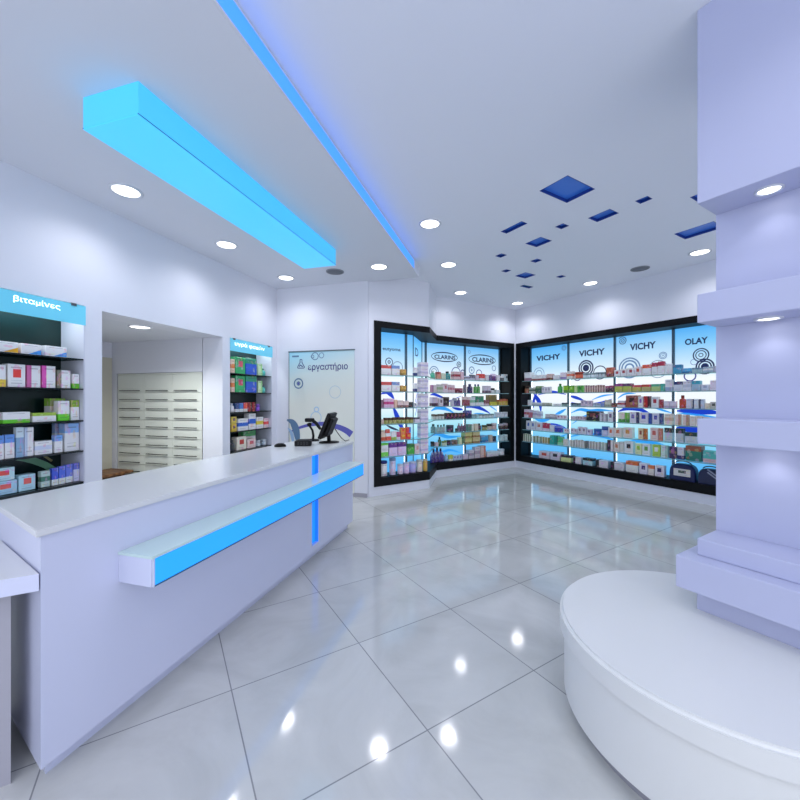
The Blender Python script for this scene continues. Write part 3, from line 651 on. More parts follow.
# soft bags on the ledge by the pillar
def bag(u0, u1, hp, label, patch, col):
    x0, x1 = R.at(u0, .05), R.at(u1, .05); xc = (x0+x1)/2; s = R.w(xc, .05).y/F; h = hp*s; wd = x1-x0
    t = thing('toiletry_bag', label, 'bag', R, xc, .05, IZ0+.001, group='soft bags on the bottom ledge')
    m = MB(); mt = mat('bag_'+col, col, .3)
    n = 14; poly = []
    for i in range(n+1):
        a = PI*i/n; poly.append((-wd/2*math.copysign(abs(math.cos(a))**.55, math.cos(a)), h*.86*math.sin(a)**.5))
    vs = []; fs = []; L_ = len(poly)
    for yy, sc in ((0.0, .93), (.03, 1), (.12, 1), (.16, .9)):
        for px_, pz_ in poly: vs.append((px_*sc, yy, max(0, pz_*sc)))
    for j in range(3):
        for i in range(L_-1): a = j*L_+i; fs.append((a, a+1, a+L_+1, a+L_))
        fs.append((j*L_, j*L_+L_, j*L_+2*L_-1, j*L_+L_-1))
    fs += [list(range(L_)), list(range(3*L_, 4*L_))[::-1]]
    m.add(vs, fs, mt); m.build('bag_body', t)
    m = MB(); m.tube([(-wd*.33*math.cos(PI*i/10), .05, h*.8+h*.2*math.sin(PI*i/10)) for i in range(11)], .008, mt); m.build('handle', t)
    if patch:
        m = MB(); m.box(-wd*.3, wd*.32, -.004, -.0005, h*.22, h*.6, pack_mat('#b9b8b4', '#3a4a44', 'logo')); m.build('label_patch', t, 'pale label patch')
    else:
        m = MB()
        for q in (.52, .68): m.ribbon([(-wd*.1+wd*.1*k, h*(q+.16-.09*k)) for k in range(5)], .02, -.003, mat('bag_stripe', '#8f96a8', .4))
        m.build('stripe', t, 'pale grey stripes')
bag(668.5, 695.5, 19, 'navy blue toiletry bag with top handle and pale label patch', True, '#1c2656')
bag(697, 724, 18, 'dark blue bag with grey stripes, half hidden behind the pillar', False, '#242b4c')

# ------------------------------------------------------------------ stepped far showcase
sf = thing('wall_showcase', 'black framed backlit showcase with a stepped front on the far wall', 'showcase', C, -2.0, 0, 0)
def sx(poly): return [(a+2.0, b) for a, b in poly]
def CXl(u, v): x, z = C.at(u, YB, v); return x+2.0, z
YS = -.6+YB
def SXl(u, v): x, z = C.at(u, YS, v); return x+2.0, z
FRP = [(-.06, -.015), (-2.167, -.015), (-2.767, -.615), (-3.81, -.615), (-3.81, -.24), (-2.922, -.24), (-2.322, .36), (-.06, .36)]
g = MB(); g.prism(sx(FRP), IZ1, FZ1, BLACK); g.prism(sx(FRP), FZ0, IZ0, BLACK)
g.prism(sx([(-.06, -.015), (-.18, -.015), (-.18, .36), (-.06, .36)]), IZ0, IZ1, BLACK)
g.prism(sx([(-3.69, -.615), (-3.81, -.615), (-3.81, -.24), (-3.69, -.24)]), IZ0, IZ1, BLACK); g.build('frame', sf)
XM, XU2, XU1 = -1.21, C.at(425.7, YB-.02), C.at(406, YS-.02)
V1, V2 = (-2.297, .3), (-2.897, -.3)
cp = []
for x0, x1, mt in ((-.195, XM, PANEL), (XM, V1[0], PANEL)):
    p = MB(); p.box(x1+2.0+.01, x0+2.0-.01, YB, YB+.02, IZ0+.005, IZ1-.005, mt); cp.append(p.build('backlit_panel', sf))
p = MB(); p.box(-3.685+2, V2[0]+2-.004, YS, YS+.02, IZ0+.005, IZ1-.005, PANELS); cp.append(p.build('backlit_panel', sf))
p = MB(); p.prism(sx([(V1[0]-.006, V1[1]-.006), (V2[0]+.006, V2[1]+.006), (V2[0]-.01, V2[1]+.02), (V1[0]-.02, V1[1]+.01)]), IZ0+.005, IZ1-.005, PANELS); cp.append(p.build('backlit_panel', sf))
for x, y in ((-.2, YB), (XM, YB), (XU2, YB), (XU1, YS)):
    p = MB(); p.box(x+2-.017, x+2+.017, y-.035, y-.003, IZ0+.002, IZ1-.002, STEEL); p.build('upright', sf)
    p = MB(); sg = -1 if x < -.5 else -1
    p.box(x+2-.027, x+2-.021, y-.012, y-.002, IZ0+.05, 1.95, STRIPW); p.build('light_strip', sf)
for x, y in ((V1[0], V1[1]), (V2[0], V2[1])):
    p = MB(); p.box(x+2-.006, x+2+.006, y-.02, y-.008, IZ0+.002, IZ1-.002, STEEL); p.build('corner_seam', sf)
SHP = [(-.175, .02), (-2.18, .02), (-2.78, -.58), (-3.695, -.58)]
SHI = [(-.175, .034), (-2.186, .034), (-2.786, -.566), (-3.695, -.566)]
SHB = [(-3.695, -.345), (-2.9, -.345), (-2.29, .255), (-.175, .255)]
for z in ZS:
    p = MB(); p.prism(sx(SHI+SHB), z-.012, z, SHELFG); p.prism(sx(SHP+SHI[::-1]), z-.013, z+.001, EDGE); p.build('shelf', sf)
def oval(parent, u, v, wpx, hpx):
    x, z = CXl(u, v); s = C.w(C.at(u, YB), YB).y/F
    x0, x1 = CXl(u-wpx/2, v)[0], CXl(u+wpx/2, v)[0]; a = (x1-x0)/2; b = hpx*s/2
    m = MB(); N = 48; vs = []; fs = []
    for k in range(N):
        t_ = 2*PI*k/N
        for q in (0, 1):
            th = .012+.01*abs(math.sin(t_)); vs.append(((x0+x1)/2+(a-q*th)*math.cos(t_), YP, z+(b-q*th)*math.sin(t_)))
    for k in range(N): i, j = 2*k, 2*((k+1) % N); fs.append((i, i+1, j+1, j))
    m.add(vs, fs, INK); m.build('printed_oval', parent)
oval(cp[1], 444.3, 357, 26.5, 10); letters(cp[1], 'CLARINS', 444.8, 357.3, 4.2, 21, CXl, C, INK, .03)
oval(cp[0], 482, 359.8, 27, 10.5); letters(cp[0], 'CLARINS', 482.8, 360, 4.6, 21.5, CXl, C, INK, .03)
def mk(): return MB()
m = MB(); rings(m, 458.8, 364.5, 2.9, ((.72, 1, None), (.15, .4, None)), CXl, C); rings(m, 434, 372, 6, ((.84, 1, None), (.5, .62, None)), CXl, C, INKL); rings(m, 456, 373, 6, ((.86, 1, None),), CXl, C, INKV); rings(m, 462.5, 372, 2.5, ((.6, 1, None),), CXl, C, INKV); m.build('printed_rings', cp[1])
m = MB(); rings(m, 471.6, 370.2, 3.8, ((.74, 1, None), (.1, .3, None)), CXl, C, INKL); rings(m, 493.8, 368.3, 2.8, ((.74, 1, None),), CXl, C, INKL); rings(m, 479, 373.5, 4, ((.8, 1, None),), CXl, C, INKV); rings(m, 469.3, 352, 1.7, ((.7, 1, None),), CXl, C, INKL); m.build('printed_rings', cp[0])
m = MB(); swoop(m, [(430, 395), (434, 394.4), (440, 396.5), (445, 398.5)], 2.2, CXl, INKB); swoop(m, [(431, 411), (437, 408), (446, 409), (454, 413)], 3, CXl, INKS); swoop(m, [(452, 407.5), (458, 409), (463, 409.5)], 2.4, CXl, INKB)
swoop(m, [(430, 436), (438, 434), (448, 437), (460, 436)], 3, CXl, INKS); swoop(m, [(430, 402), (437, 404.5), (447, 402), (461, 396)], 1.4, CXl, INKB); swoop(m, [(430, 448), (440, 452), (450, 450), (461, 453)], 2, CXl, INKS); m.build('printed_swoosh', cp[1])
m = MB(); swoop(m, [(465, 407.5), (473, 406.5), (482, 409), (490, 413.5)], 3, CXl, INKB); swoop(m, [(466, 418), (476, 414), (488, 415.5), (497, 418)], 2, CXl, INKS); swoop(m, [(488, 405), (493, 408), (497, 411)], 1.2, CXl, INKS); swoop(m, [(466, 397), (474, 401), (484, 402), (496, 399)], 1.4, CXl, INKB); swoop(m, [(466, 430), (476, 427), (488, 429), (497, 432)], 2.2, CXl, INKS); m.build('printed_swoosh', cp[0])
def Ssc(mb, u, v, rpx, spec, mt):
    x, z = SXl(u, v); s = C.w(C.at(u, YS), YS).y/F
    for a, b in spec: mb.ring(x, z, a*rpx*s, b*rpx*s, YS-.003, mt)
m = MB(); Ssc(m, 389, 362, 4.4, ((.8, 1), (.2, .4)), INK); Ssc(m, 397.5, 367.5, 6.3, ((.85, 1),), INKG); m.build('printed_rings', cp[2])
m = MB(); swoop(m, [(381, 394), (387, 392), (391, 395), (394, 399)], 3.2, SXl, INKB, YS-.003); swoop(m, [(393, 407), (396, 414), (400, 424), (404, 431)], 3.6, SXl, INKB, YS-.0035); swoop(m, [(386, 425), (392, 428), (399, 430.5)], 1.4, SXl, INK, YS-.003); m.build('printed_swoosh', cp[2])
letters(cp[2], 'eutyoma', 391.5, 349.8, 4, 18, SXl, C, INKT, .025, YS)
# writing on the slanted panel between the two runs
dm = MB(); dd = Vector((V1[0]-V2[0], V1[1]-V2[1])).normalized(); ang = math.atan2(dd.y, dd.x)
tm = MB(); text_mesh(tm, 'D', -.12, 2.33, .15, 0, INKT, .3, .02); text_mesh(tm, 'Clar', 0, 1.98, .12, 0, INKT, .7, .01)
for k in range(3):
    tm.ribbon([(-.26+.02*i, 1.20+.12*k+.018*i) for i in range(20)], .035, 0, INKB)
mid = Vector(((V1[0]+V2[0])/2+2, (V1[1]+V2[1])/2)); nrm = Vector((dd.y, -dd.x))
q = tm.build('lettering', cp[3]); q.location = (mid.x+nrm.x*.012, mid.y+nrm.y*.012, 0); q.rotation_euler = (0, 0, ang)

CROWS = [
 [(432, 436, 1, 8, 'b', '#4fb08a', '#c4d8cc', None), (437, 441, 1, 7, c, '#c48a72', '#a84a3a', 'top'), (441.5, 446, 2, 6, c, '#b9c4ac', None, None), (446.5, 452, 1, 8, 'b', '#2f8a8a', '#1f3a3a', None), (454, 460.5, 1, 8, c, '#d0aaa8', '#8a2a34', 'mid'), (461, 464, 1, 8, c, '#c8a8b0', None, None),
  (465.5, 470, 1, 4, c, '#b0b4c4', '#3a3a44', 'mid'), (470.3, 475, 2, 5.5, c, '#5a5f6a', '#b8b8c4', 'band'), (475.5, 479, 1, 5, c, '#b8a8b4', None, None), (479.3, 485, 1, 6.5, c, '#c23a2e', '#e0d0d0', 'band'), (486, 489, 1, 6, c, '#d8c8d4', None, None), (489.3, 492, 1, 5.5, c, '#5a4a7a', None, None), (492.3, 496, 1, 7, c, '#5a2a6a', '#c8b8cc', 'top'),
  (497, 500, 1, 6, c, '#cfc6d6', None, None), (500.3, 504, 1, 5, c, '#4a4e52', '#d0d0d4', 'top'), (504.3, 509.5, 1, 7, c, '#aeb8ba', '#5a6468', 'logo')],
 [(432, 437, 1, 7.5, c, '#c2b4b4', '#9a6a84', 'left'), (437.3, 443, 2, 8, c, '#b9b9b0', '#8a9a7a', 'mid'), (443.3, 448, 1, 9, c, '#c8b8bc', '#b05a6a', 'logo'), (448.3, 455, 2, 8, c, '#c4aeb4', '#b06a7a', 'mid'), (456, 463, 1, 4.6, c, '#6a1a30', '#8a3a50', 'top'),
  (464.2, 466.5, 1, 8, c, '#5a5a66', None, None), (469.3, 474, 1, 9, 'b', '#1f2450', '#3a3a6a', None), (475, 481, 2, 9, 'b', '#4a9a4a', '#2f5a8a', None), (484, 491, 2, 7.5, c, '#b6aeb8', '#5a4a5a', 'band'), (491.5, 496, 1, 5, 'j', '#c4c8c8', '#2a2a2a', None), (496.5, 500, 1, 3.5, c, '#c0c8cc', None, None)],
 [(432, 438, 1, 9, c, '#b9a8b8', '#3a2030', 'band'), (439, 443.5, 1, 8, c, '#c8bcc0', '#6a5a60', 'logo'), (444.5, 451, 1, 9, 'j', '#2a2226', '#4a3a3a', None), (451.5, 454, 1, 6, c, '#b9b4bc', None, None), (454.3, 458, 1, 8, 'j', '#4a4a7a', '#b4b4c4', None), (458.3, 461.3, 1, 8, 'b', '#5a4a7a', '#8a7a9a', None), (463.5, 470, 2, 9, c, '#7a3a3a', '#c8b0a8', 'top'),
  (471.5, 475.5, 1, 8.5, c, '#c8d8d0', '#6aaa8a', 'mid'), (476, 484, 1, 9.5, c, '#2f7a5a', '#c8d4cc', 'band'), (484.5, 489.5, 1, 5.5, c, '#7a4a4a', '#c0a8b0', 'band'), (490, 497, 1, 10.5, c, '#6a5a2a', '#b0a82a', 'band'), (499, 510, 3, 6, c, '#a8903a', '#b05a3a', 'top')],
 [(432.5, 445, 4, 5.3, 'j', '#b9bcb4', '#7a6a5a', None), (446, 465.5, 5, 6.2, c, '#2e1a1e', '#7a3a3a', 'logo'), (466, 472, 1, 8, c, '#20284a', '#3a4a8a', 'top'), (472.5, 479, 2, 4, 'j', '#8ab0b0', '#b4c8c8', None), (480, 495, 5, 3.8, 'j', '#b4bcbc', '#8aa0a0', None), (497, 510, 3, 5, 'j', '#c0c4cc', '#e4e4ea', None)],
 [(432.5, 437, 1, 9, 'b', '#5f7a78', '#2a4a4a', None), (437.5, 446.5, 3, 8, 'b', '#8fa6a4', '#3a5a5a', None), (449, 455.5, 1, 7, 'j', '#2c2c3a', '#4a4a5a', None), (456, 458, 1, 3.5, 'j', '#2a3a34', '#1a2a24', None), (458.5, 467, 3, 8, 'b', '#5a4a5a', '#c0b0b8', None), (468, 474, 1, 6.8, c, '#5a7a6a', '#c8c4b4', 'side'), (475, 478.5, 1, 7, c, '#c4b4a0', None, None), (479, 482, 1, 7, 'b', '#3a2a2a', '#1a1414', None),
  (483, 488, 2, 5, 'j', '#8a8a5a', '#5a5a3a', None), (489, 493.3, 1, 6, 'j', '#b0a090', '#3a302c', None), (493.6, 498, 1, 6.5, 'j', '#c2a4a0', '#e0d0d0', None), (501, 510, 2, 5.5, 'j', '#2a1c20', '#c0b0b8', None)],
 [(431.8, 435.2, 1, 5, 'j', '#3a2a2a', '#1a1414', None), (435.5, 438.7, 1, 4.2, c, '#c0a8ac', None, None), (439, 442, 1, 9, 'b', '#1f5a2a', '#123a1a', None), (442.5, 447.5, 2, 5, 'j', '#b8c4a8', '#8a9a5a', None), (448.3, 452, 1, 5, 'j', '#2a2420', '#4a3a30', None), (452.5, 458.5, 2, 5.2, 'j', '#6a5040', '#9a8a7a', None), (459.2, 463.7, 1, 7, c, '#c0cc9a', '#2a5a3a', 'side'),
  (465, 472.3, 1, 5.8, c, '#b0a868', '#8a7a3a', 'band'), (472.8, 480.3, 1, 5.8, c, '#b8a878', '#8a6a3a', 'band'), (465, 472.3, 1, 5.8, c, '#b0a868', '#8a7a3a', 'band', 6), (472.8, 480.3, 1, 5.8, c, '#b8a878', '#8a6a3a', 'band', 6), (481.3, 488.3, 1, 7, c, '#3f8ab0', '#2a6a96', 'band'), (489.6, 492.8, 1, 7, c, '#b0a090', None, None), (493.1, 496.3, 1, 5.5, c, '#1f2430', None, None), (501, 510, 2, 6, 'j', '#a0b4b4', '#c8d8d8', None)],
 [(431.5, 445, 4, 10, 'b', '#4a3a7a', '#c8c0dc', None), (433, 443.5, 3, 13, 'b', '#5a4a8a', '#2a2450', None, 0, .1), (445.5, 449, 1, 7, 'b', '#8ab0c8', '#d0dce4', None), (449.3, 453, 1, 6, c, '#b8c04a', '#e0e4c0', 'band'), (453.5, 462, 3, 5, c, '#a8b8c8', '#5a5aa0', 'logo'), (463, 468.5, 1, 5, c, '#b4a8b4', None, None), (469, 474.5, 1, 8.5, c, '#b4aab0', '#8a8490', 'mid'), (475, 480.2, 1, 11, c, '#bcb0b4', '#9a8a94', 'mid'), (480.5, 486, 1, 11.5, c, '#c4a8a0', '#b0705a', 'side'),
  (487, 499, 1, 4.8, c, '#dcdcd8', None, None), (500.5, 506, 1, 6, 'j', '#d8d8dc', '#e8e8ec', None)],
]
CBN = ['left bay', 'right bay']
for k, row in enumerate(CROWS):
    z = ZS[k]+.0015 if k < 6 else IZ0+.001
    stock(C, .06, z, row, (NAMES[k], CBN, 'far showcase'), [XM], f'packs on the {NAMES[k]} of the far showcase', .19)
SROWS = [
 [(381, 391.7, 1, 9.5, c, '#dcd4e0', '#b84a44', 'top'), (392, 400, 1, 9.5, c, '#d4d4e4', '#6a86b4', 'top'), (401, 406.5, 1, 6, c, '#b08a3a', '#8a6a24', 'band'), (414, 417.5, 1, 8.5, c, '#d8d8e0', '#2a3a6a', 'band')],
 [(381, 391.7, 1, 9.5, c, '#dcd4e0', '#b84a44', 'top'), (392, 400, 1, 9.5, c, '#d4d4e4', '#6a86b4', 'top'), (401, 406.5, 1, 6, c, '#b08a3a', '#8a6a24', 'band'), (414, 417.5, 1, 8.5, c, '#d8d8e0', '#2a3a6a', 'band')],
 [(381, 383.5, 1, 8, c, '#7a5a6a', None, None), (384, 394, 3, 9, c, '#d4a8c0', '#a83a6a', 'mid'), (394.5, 397.5, 1, 8, c, '#d0a890', None, None), (398, 409, 2, 7, c, '#c8b4b0', '#6a4a4a', 'band'), (409.3, 413, 1, 5.5, c, '#1f2428', None, None), (414.5, 417, 1, 4.5, c, '#d0d4dc', '#2a3a5a', 'logo')],
 [(381, 384, 1, 5, c, '#b4a094', None, None), (384.5, 414.5, 7, 6.2, 'j', '#8a8a4a', '#5a3a2a', None), (415, 420, 1, 5.5, c, '#c4bcc8', '#4a4a54', 'top')],
 [(381, 386, 1, 10.5, 'p', '#c8b4a0', '#b04a2a', 'band'), (386.3, 391.3, 1, 11, 'p', '#c84a34', '#d8d0cc', 'mid'), (391.7, 396.5, 2, 9, c, '#d0c8cc', '#8aa84a', 'band'), (397, 400.5, 1, 8, c, '#a83a6a', '#d8c0cc', 'band'), (401, 405.8, 1, 6, c, '#d86a1e', '#e8a83a', 'logo'), (406.2, 411, 1, 6, c, '#c8281e', '#e8883a', 'logo'), (401, 405.8, 1, 5.5, c, '#d8802a', '#c8281e', 'logo', 6.3), (406.2, 411, 1, 5.5, c, '#c8382e', '#3a4ab0', 'side', 6.3)],
 [(381, 388.5, 1, 7, c, '#6ac04a', '#e0e4dc', 'top'), (381, 388.5, 1, 6.5, c, '#dfe4dc', '#6ac04a', 'top', 7.2), (389, 397.8, 1, 13, c, '#c4b0d4', '#5a2a7a', 'top'), (398.2, 406.5, 1, 13, c, '#c4b0d4', '#5a2a7a', 'top'), (408, 414.5, 1, 10.5, c, '#3a9a34', '#2a6a2a', 'top'), (415, 419.8, 1, 10, c, '#d0b8b8', '#b07a7a', 'logo')],
 [(380.6, 389.3, 1, 15, 't', '#d8d0dc', '#1f2a7a', None), (391, 397.3, 1, 17, 't', '#b8b4cc', '#8aa0c4', None), (399, 404.5, 1, 10, 't', '#c8bcd0', '#d8d8e4', None), (405, 410.8, 1, 11, 't', '#c4b0cc', '#d4d0e0', None), (411.3, 417.8, 1, 11, 't', '#9a9ac8', '#d4d4e4', None), (418.3, 424, 1, 12, 't', '#c8c0b4', '#d8d4d0', None), (424.5, 428.5, 1, 12, 't', '#b8923a', '#d8c4a0', None)],
]
for k, row in enumerate(SROWS):
    z = ZS[k]+.0015 if k < 6 else IZ0+.001
    if k < 6: row = row+[(420.6, 428.6, 1, 7, c, '#c8bfd0', '#a8a0b8', 'mid'), (420.6, 428.6, 1, 6.6, c, '#ccc4d2', '#a8a0b8', 'mid', 7.2)]
    stock(C, -.6+.05, z, row, (NAMES[k], None, 'stepped showcase part'), [], f'packs on the {NAMES[k]} of the stepped showcase part', .19)

# ------------------------------------------------------------------ wall niches
def niche(name, label, x0, x1, text, tu, tv, th, tw):
    xc = (x0+x1)/2; a = (x1-x0)/2
    t = thing('shelf_niche', label, 'niche shelving', B, xc, 0, ZN0)
    p = MB(); p.box(-a+.001, a-.001, .29, .312, .001, ZN1-ZN0-.001, NBACK)
    p.build('back_panel', t)
    for q in (-a+.001, a-.008):
        p = MB(); p.box(q, q+.007, .004, .289, .001, ZN1-ZN0-.001, NICHE); p.build('side_lining', t)
    p = MB()
    pts = [(-a+.02+i*.08, .1+.20*math.sin(PI*i/11)**.8) for i in range(12)]
    p.ribbon([q for q in pts if q[0] < a], .055, .287, SWG); p.ribbon([(a-.22, .33), (a-.08, .2)], .02, .2875, mat('tan_print', '#b8b07a', .4)); p.build('printed_swoosh', t)
    p = MB(); p.box(-a+.009, a-.009, .004, .289, .001, .022, EDGED); p.build('base_shelf', t)
    for z in (1.036, 1.306, 1.587, 1.851):
        p = MB(); p.box(-a+.009, a-.009, .018, .285, z-ZN0-.01, z-ZN0, SHELFD); p.box(-a+.009, a-.009, .006, .018, z-ZN0-.011, z-ZN0+.001, EDGED); p.build('shelf', t)
    p = MB(); p.box(-a+.002, a-.002, -.012, -.003, 2.152-ZN0, 2.322-ZN0, SIGNC); s_ = p.build('sign_board', t, 'cyan glass sign board')
    m = MB(); x, z = B.at(tu, -.012, tv); text_mesh(m, text, x-xc, z-ZN0, th, -.0135, TXTW, tw, .006); m.build('lettering', s_)
    for xx in (-a+.07, a-.1):
        m = MB(); m.box(xx-.02, xx+.02, -.018, .01, 2.305-ZN0, 2.328-ZN0, CLIP); m.build('clip', t)
    return t
niche('n', 'shelf niche nearest the camera with cyan vitamin sign and pale cartons', N1[0], N1[1], 'βιταμίνες', 38, 303.3, .058, .315)
niche('n', 'shelf niche in the far left corner with cyan sign and coloured packs', N2[0], N2[1], 'υγρά φακών', 250.5, 346.8, .07, .66)
# small lamps under the niche signs
for x0, x1 in (N1, N2):
    d_ = bpy.data.lights.new('niche_lamp', 'AREA'); d_.energy = 3.0; d_.shape = 'RECTANGLE'; d_.size = .8; d_.size_y = .05; d_.color = (.9, .95, 1)
    o = bpy.data.objects.new('niche_lamp', d_); COL.objects.link(o); place(o, B, (x0+x1)/2, .08, 2.31)
N1ROWS = [
 (1.851, [(-6, 19, 1, 11, c, '#dcd8de', '#e8961e', 'swoosh'), (20.5, 42, 1, 10.5, c, '#d8dae6', '#3a86d0', 'swoosh'), (45, 67.5, 1, 10.5, c, '#d8dae6', '#3a86d0', 'swoosh')], 'top shelf'),
 (1.587, [(-3, 6, 1, 22, c, '#dcd8da', '#e0b040', 'band'), (7.5, 26, 1, 23, c, '#dcd8dc', '#c83a34', 'logo'), (27, 41, 1, 22, c, '#dcd4de', '#b05a8a', 'left'), (42, 56, 1, 22, c, '#dcd4de', '#c04a9a', 'left'), (57, 71, 1, 18, c, '#dcdcd4', '#6a6a5a', 'left'), (72.5, 80, 1, 14.5, c, '#d8dcd8', '#5ab02a', 'band')], 'second shelf'),
 (1.306, [(2, 31, 1, 11, c, '#d4dcd0', '#5cb82a', 'band'), (32, 57, 1, 9, c, '#dcdcd8', '#8aa83a', 'top'), (58, 70, 1, 20, c, '#d4d8d4', '#5cb82a', 'band'), (50, 66, 1, 22, c, '#ccd4cc', '#7aa83a', 'top', 0, .1), (71, 83, 1, 20, c, '#dcdcda', '#7a9a2a', 'top')], 'third shelf'),
 (1.036, [(-4, 4, 1, 24, c, '#d4d4e0', '#5a86c4', 'top'), (5, 15, 1, 24, c, '#d4d4e0', '#5a86c4', 'top'), (16, 24, 1, 30, c, '#7a9ab4', '#b4c4d4', 'top'), (24.5, 34, 1, 29, c, '#cfd0dc', '#a8b4c8', 'left'), (34.5, 53, 1, 13.5, c, '#cfd0dc', '#b0b8cc', 'mid'), (54.5, 63, 1, 17.5, c, '#d0d4e4', '#6a94d0', 'top'), (55, 64, 1, 31, c, '#b4c0dc', '#8aa4d0', 'top', 0, .1), (64.5, 83.5, 1, 31, c, '#d4d8e4', '#7aa0d8', 'top')], 'fourth shelf'),
 (.764, [(-8, 15.5, 1, 13, c, '#a4c4e0', '#c84a44', 'logo', 14), (-8, 18, 1, 13.5, c, '#94b8dc', '#c85a54', 'logo'), (18.5, 36, 1, 16, c, '#9cc0e0', '#c85a54', 'logo'), (41, 50.5, 1, 16, c, '#a4b8b4', '#3a6a5a', 'mid'), (52, 58.5, 1, 17, c, '#3a50b4', '#c4cce4', 'band'), (59, 65.5, 1, 17.5, c, '#4a62c0', '#c4cce4', 'band'), (66, 73, 1, 18, c, '#5a6ac0', '#c4cce4', 'band'), (73.5, 81, 1, 18, c, '#b4b4d8', '#5a64b4', 'top')], 'base shelf')]
for z, row, nm in N1ROWS: stock(B, .05, z+.0015, row, (nm, None, 'near wall niche'), [], f'packs on the {nm} of the near niche', .092, .245, N1)
TP = [(231.3, 235, 1, 14, c, '#d8b09a', '#c8703a', 'mid'), (235.6, 245.5, 1, 16.5, c, '#2f9a5a', '#b84a5a', 'logo'), (246, 257, 1, 16.5, c, '#2a50b4', '#2f8a6a', 'top'), (258.3, 262.5, 1, 12, c, '#b4d4a0', '#8ac07a', 'side'), (263, 266.5, 1, 7.5, 'b', '#4aa8a0', '#2f7a74', None)]
N2ROWS = [(1.851, TP, 'top shelf'), (1.587, TP, 'second shelf'),
 (1.306, [(231.5, 235, 1, 9, 'b', '#d4d4e0', '#e4e4ea', None), (235.5, 239, 1, 9, c, '#24406a', '#c8d0dc', 'band'), (239.4, 243.6, 1, 9, c, '#3a6aa8', '#c8d0dc', 'band'), (244, 247.8, 1, 9, c, '#c8443a', '#dcc0bc', 'band'), (248.2, 252, 1, 9, c, '#8a2428', '#3a1416', 'side'), (252.4, 256.2, 1, 9, c, '#8a2428', '#3a1416', 'side'), (257.3, 261, 1, 7, 'j', '#6a3ab0', '#8a5ac4', None)], 'third shelf'),
 (1.036, [(231.5, 236.8, 1, 7.5, c, '#c8a83a', '#4a3a24', 'logo'), (231.5, 236.8, 1, 7, c, '#c8b04a', '#4a3a24', 'logo', 7.8), (238, 248.5, 1, 12, c, '#d0d0dc', '#2a5ab4', 'mid'), (249, 256, 1, 16, c, '#d0d0e0', '#2a5ab4', 'mid'), (256.5, 263.6, 1, 11.5, c, '#ccd0dc', '#d8b83a', 'mid'), (264, 270, 1, 9.5, c, '#d4b0b8', '#d03a3a', 'mid')], 'fourth shelf'),
 (.764, [(232, 236, 1, 11, 'b', '#3a3e40', '#5a5e60', None), (236.6, 246.6, 1, 13, c, '#ccc4b4', '#a8302a', 'logo'), (243, 256, 1, 17, c, '#d0dcd0', '#4a9a5a', 'top', 0, .1), (247.2, 256, 1, 9, c, '#ccb4b0', '#b04a5a', 'logo'), (257.2, 262.4, 1, 6, 'j', '#a4b0b8', '#c4ccd4', None), (263, 268.5, 1, 6, 'j', '#a4b0b8', '#c4ccd4', None)], 'base shelf')]
for z, row, nm in N2ROWS: stock(B, .05, z+.0015, row, (nm, None, 'far wall niche'), [], f'packs on the {nm} of the far niche', .092, .245, N2)

# ------------------------------------------------------------------ drawer cabinet and bench in the alcove
# its front is the plane x = -1.212 of the left wall's frame; local x runs to the right as one faces it
DR = Fr(B.w(-1.212, 1.832).x, B.w(-1.212, 1.832).y, aB)
t = thing('drawer_cabinet', 'tall cream cabinet of many shallow drawers in the alcove', 'cabinet', DR, .756, 0, 0)
Wd = 1.512
p = MB(); p.box(-.756, .7465, .018, .5, 0, 1.855, CREAM); p.box(-.756, .7465, -.004, .018, 1.835, 1.855, CREAM); p.box(-.756, -.742, -.002, .018, 0, 1.835, CREAM); p.build('carcass', t)
zt = 1.832; pitch = .1276; cols = [(-.74, -.252), (-.249, .248), (.251, .745)]
for r_ in range(14):
    hgt = .25 if r_ == 0 else pitch
    z0 = zt-hgt
    if z0 < 0: break
    for j, (x0, x1) in enumerate(cols):
        if r_ == 0 and j == 2: pass
        p = MB(); p.box(x0, x1, -.003, .0175, z0+.003, zt-.0015, CREAM); q = p.build('drawer', t)
        p = MB(); hx0, hx1 = x0+.045, x1-.07
        p.box(hx0, hx1, -.030, -.018, z0+.024, z0+.034, HANDLE)
        for hx in (hx0+.03, hx1-.03): p.box(hx-.005, hx+.005, -.0185, -.0031, z0+.025, z0+.034, HANDLE)
        p.build('handle', q)
    zt = z0
t = thing('bench', 'low brown wooden bench along the alcove back wall', 'bench', B, -1.98, 1.7, 0)
p = MB(); p.bbox(-.7, .72, -.22, .2, .455, .49, WOOD, .004); p.build('seat_board', t)
for xx in (-.6, .6):
    p = MB(); p.box(xx-.025, xx+.025, -.18, .17, 0, .454, WOOD); p.build('leg', t)

# ------------------------------------------------------------------ glass panel on the back wall
x0, x1 = .2424, 1.368
t = thing('lettered_glass_panel', 'tall pale glass panel with navy lettering and flask on the back wall', 'glass panel', M, 0, 0, 0)
p = MB(); p.box(x0, x1, -.012, -.002, .05, 2.238, FROST); gp = p.build('glass_sheet', t)
p = MB(); p.box(x0-.012, x1+.012, -.02, -.001, 2.239, 2.256, mat('shadow_trim', '#6f7d80', .35, .6)); p.box(x0-.01, x0-.001, -.014, -.001, .05, 2.239, mat('shadow_trim', '#6f7d80')); p.build('shadow_trim', t)  # top strip stands in for the dark shadow line above the sheet
YG = -.0135
def MX(u, v): return M.at(u, -.013, v)
m = MB(); xx, zz = MX(327.5, 366.8); xa, xb = MX(308, 366)[0], MX(347.8, 366)[0]; text_mesh(m, 'εργαστήριο', (xa+xb)/2, zz-.006, .135, YG, TXTN, xb-xa, .014); m.build('lettering', gp)
m = MB(); a, b = MX(301, 364); s_ = .0155
fl = [(-1.1, 4.6), (1.1, 4.6), (1.1, 1.6), (4.1, -3.4), (3.6, -4.2), (-3.6, -4.2), (-4.1, -3.4), (-1.1, 1.6), (-1.1, 4.6)]
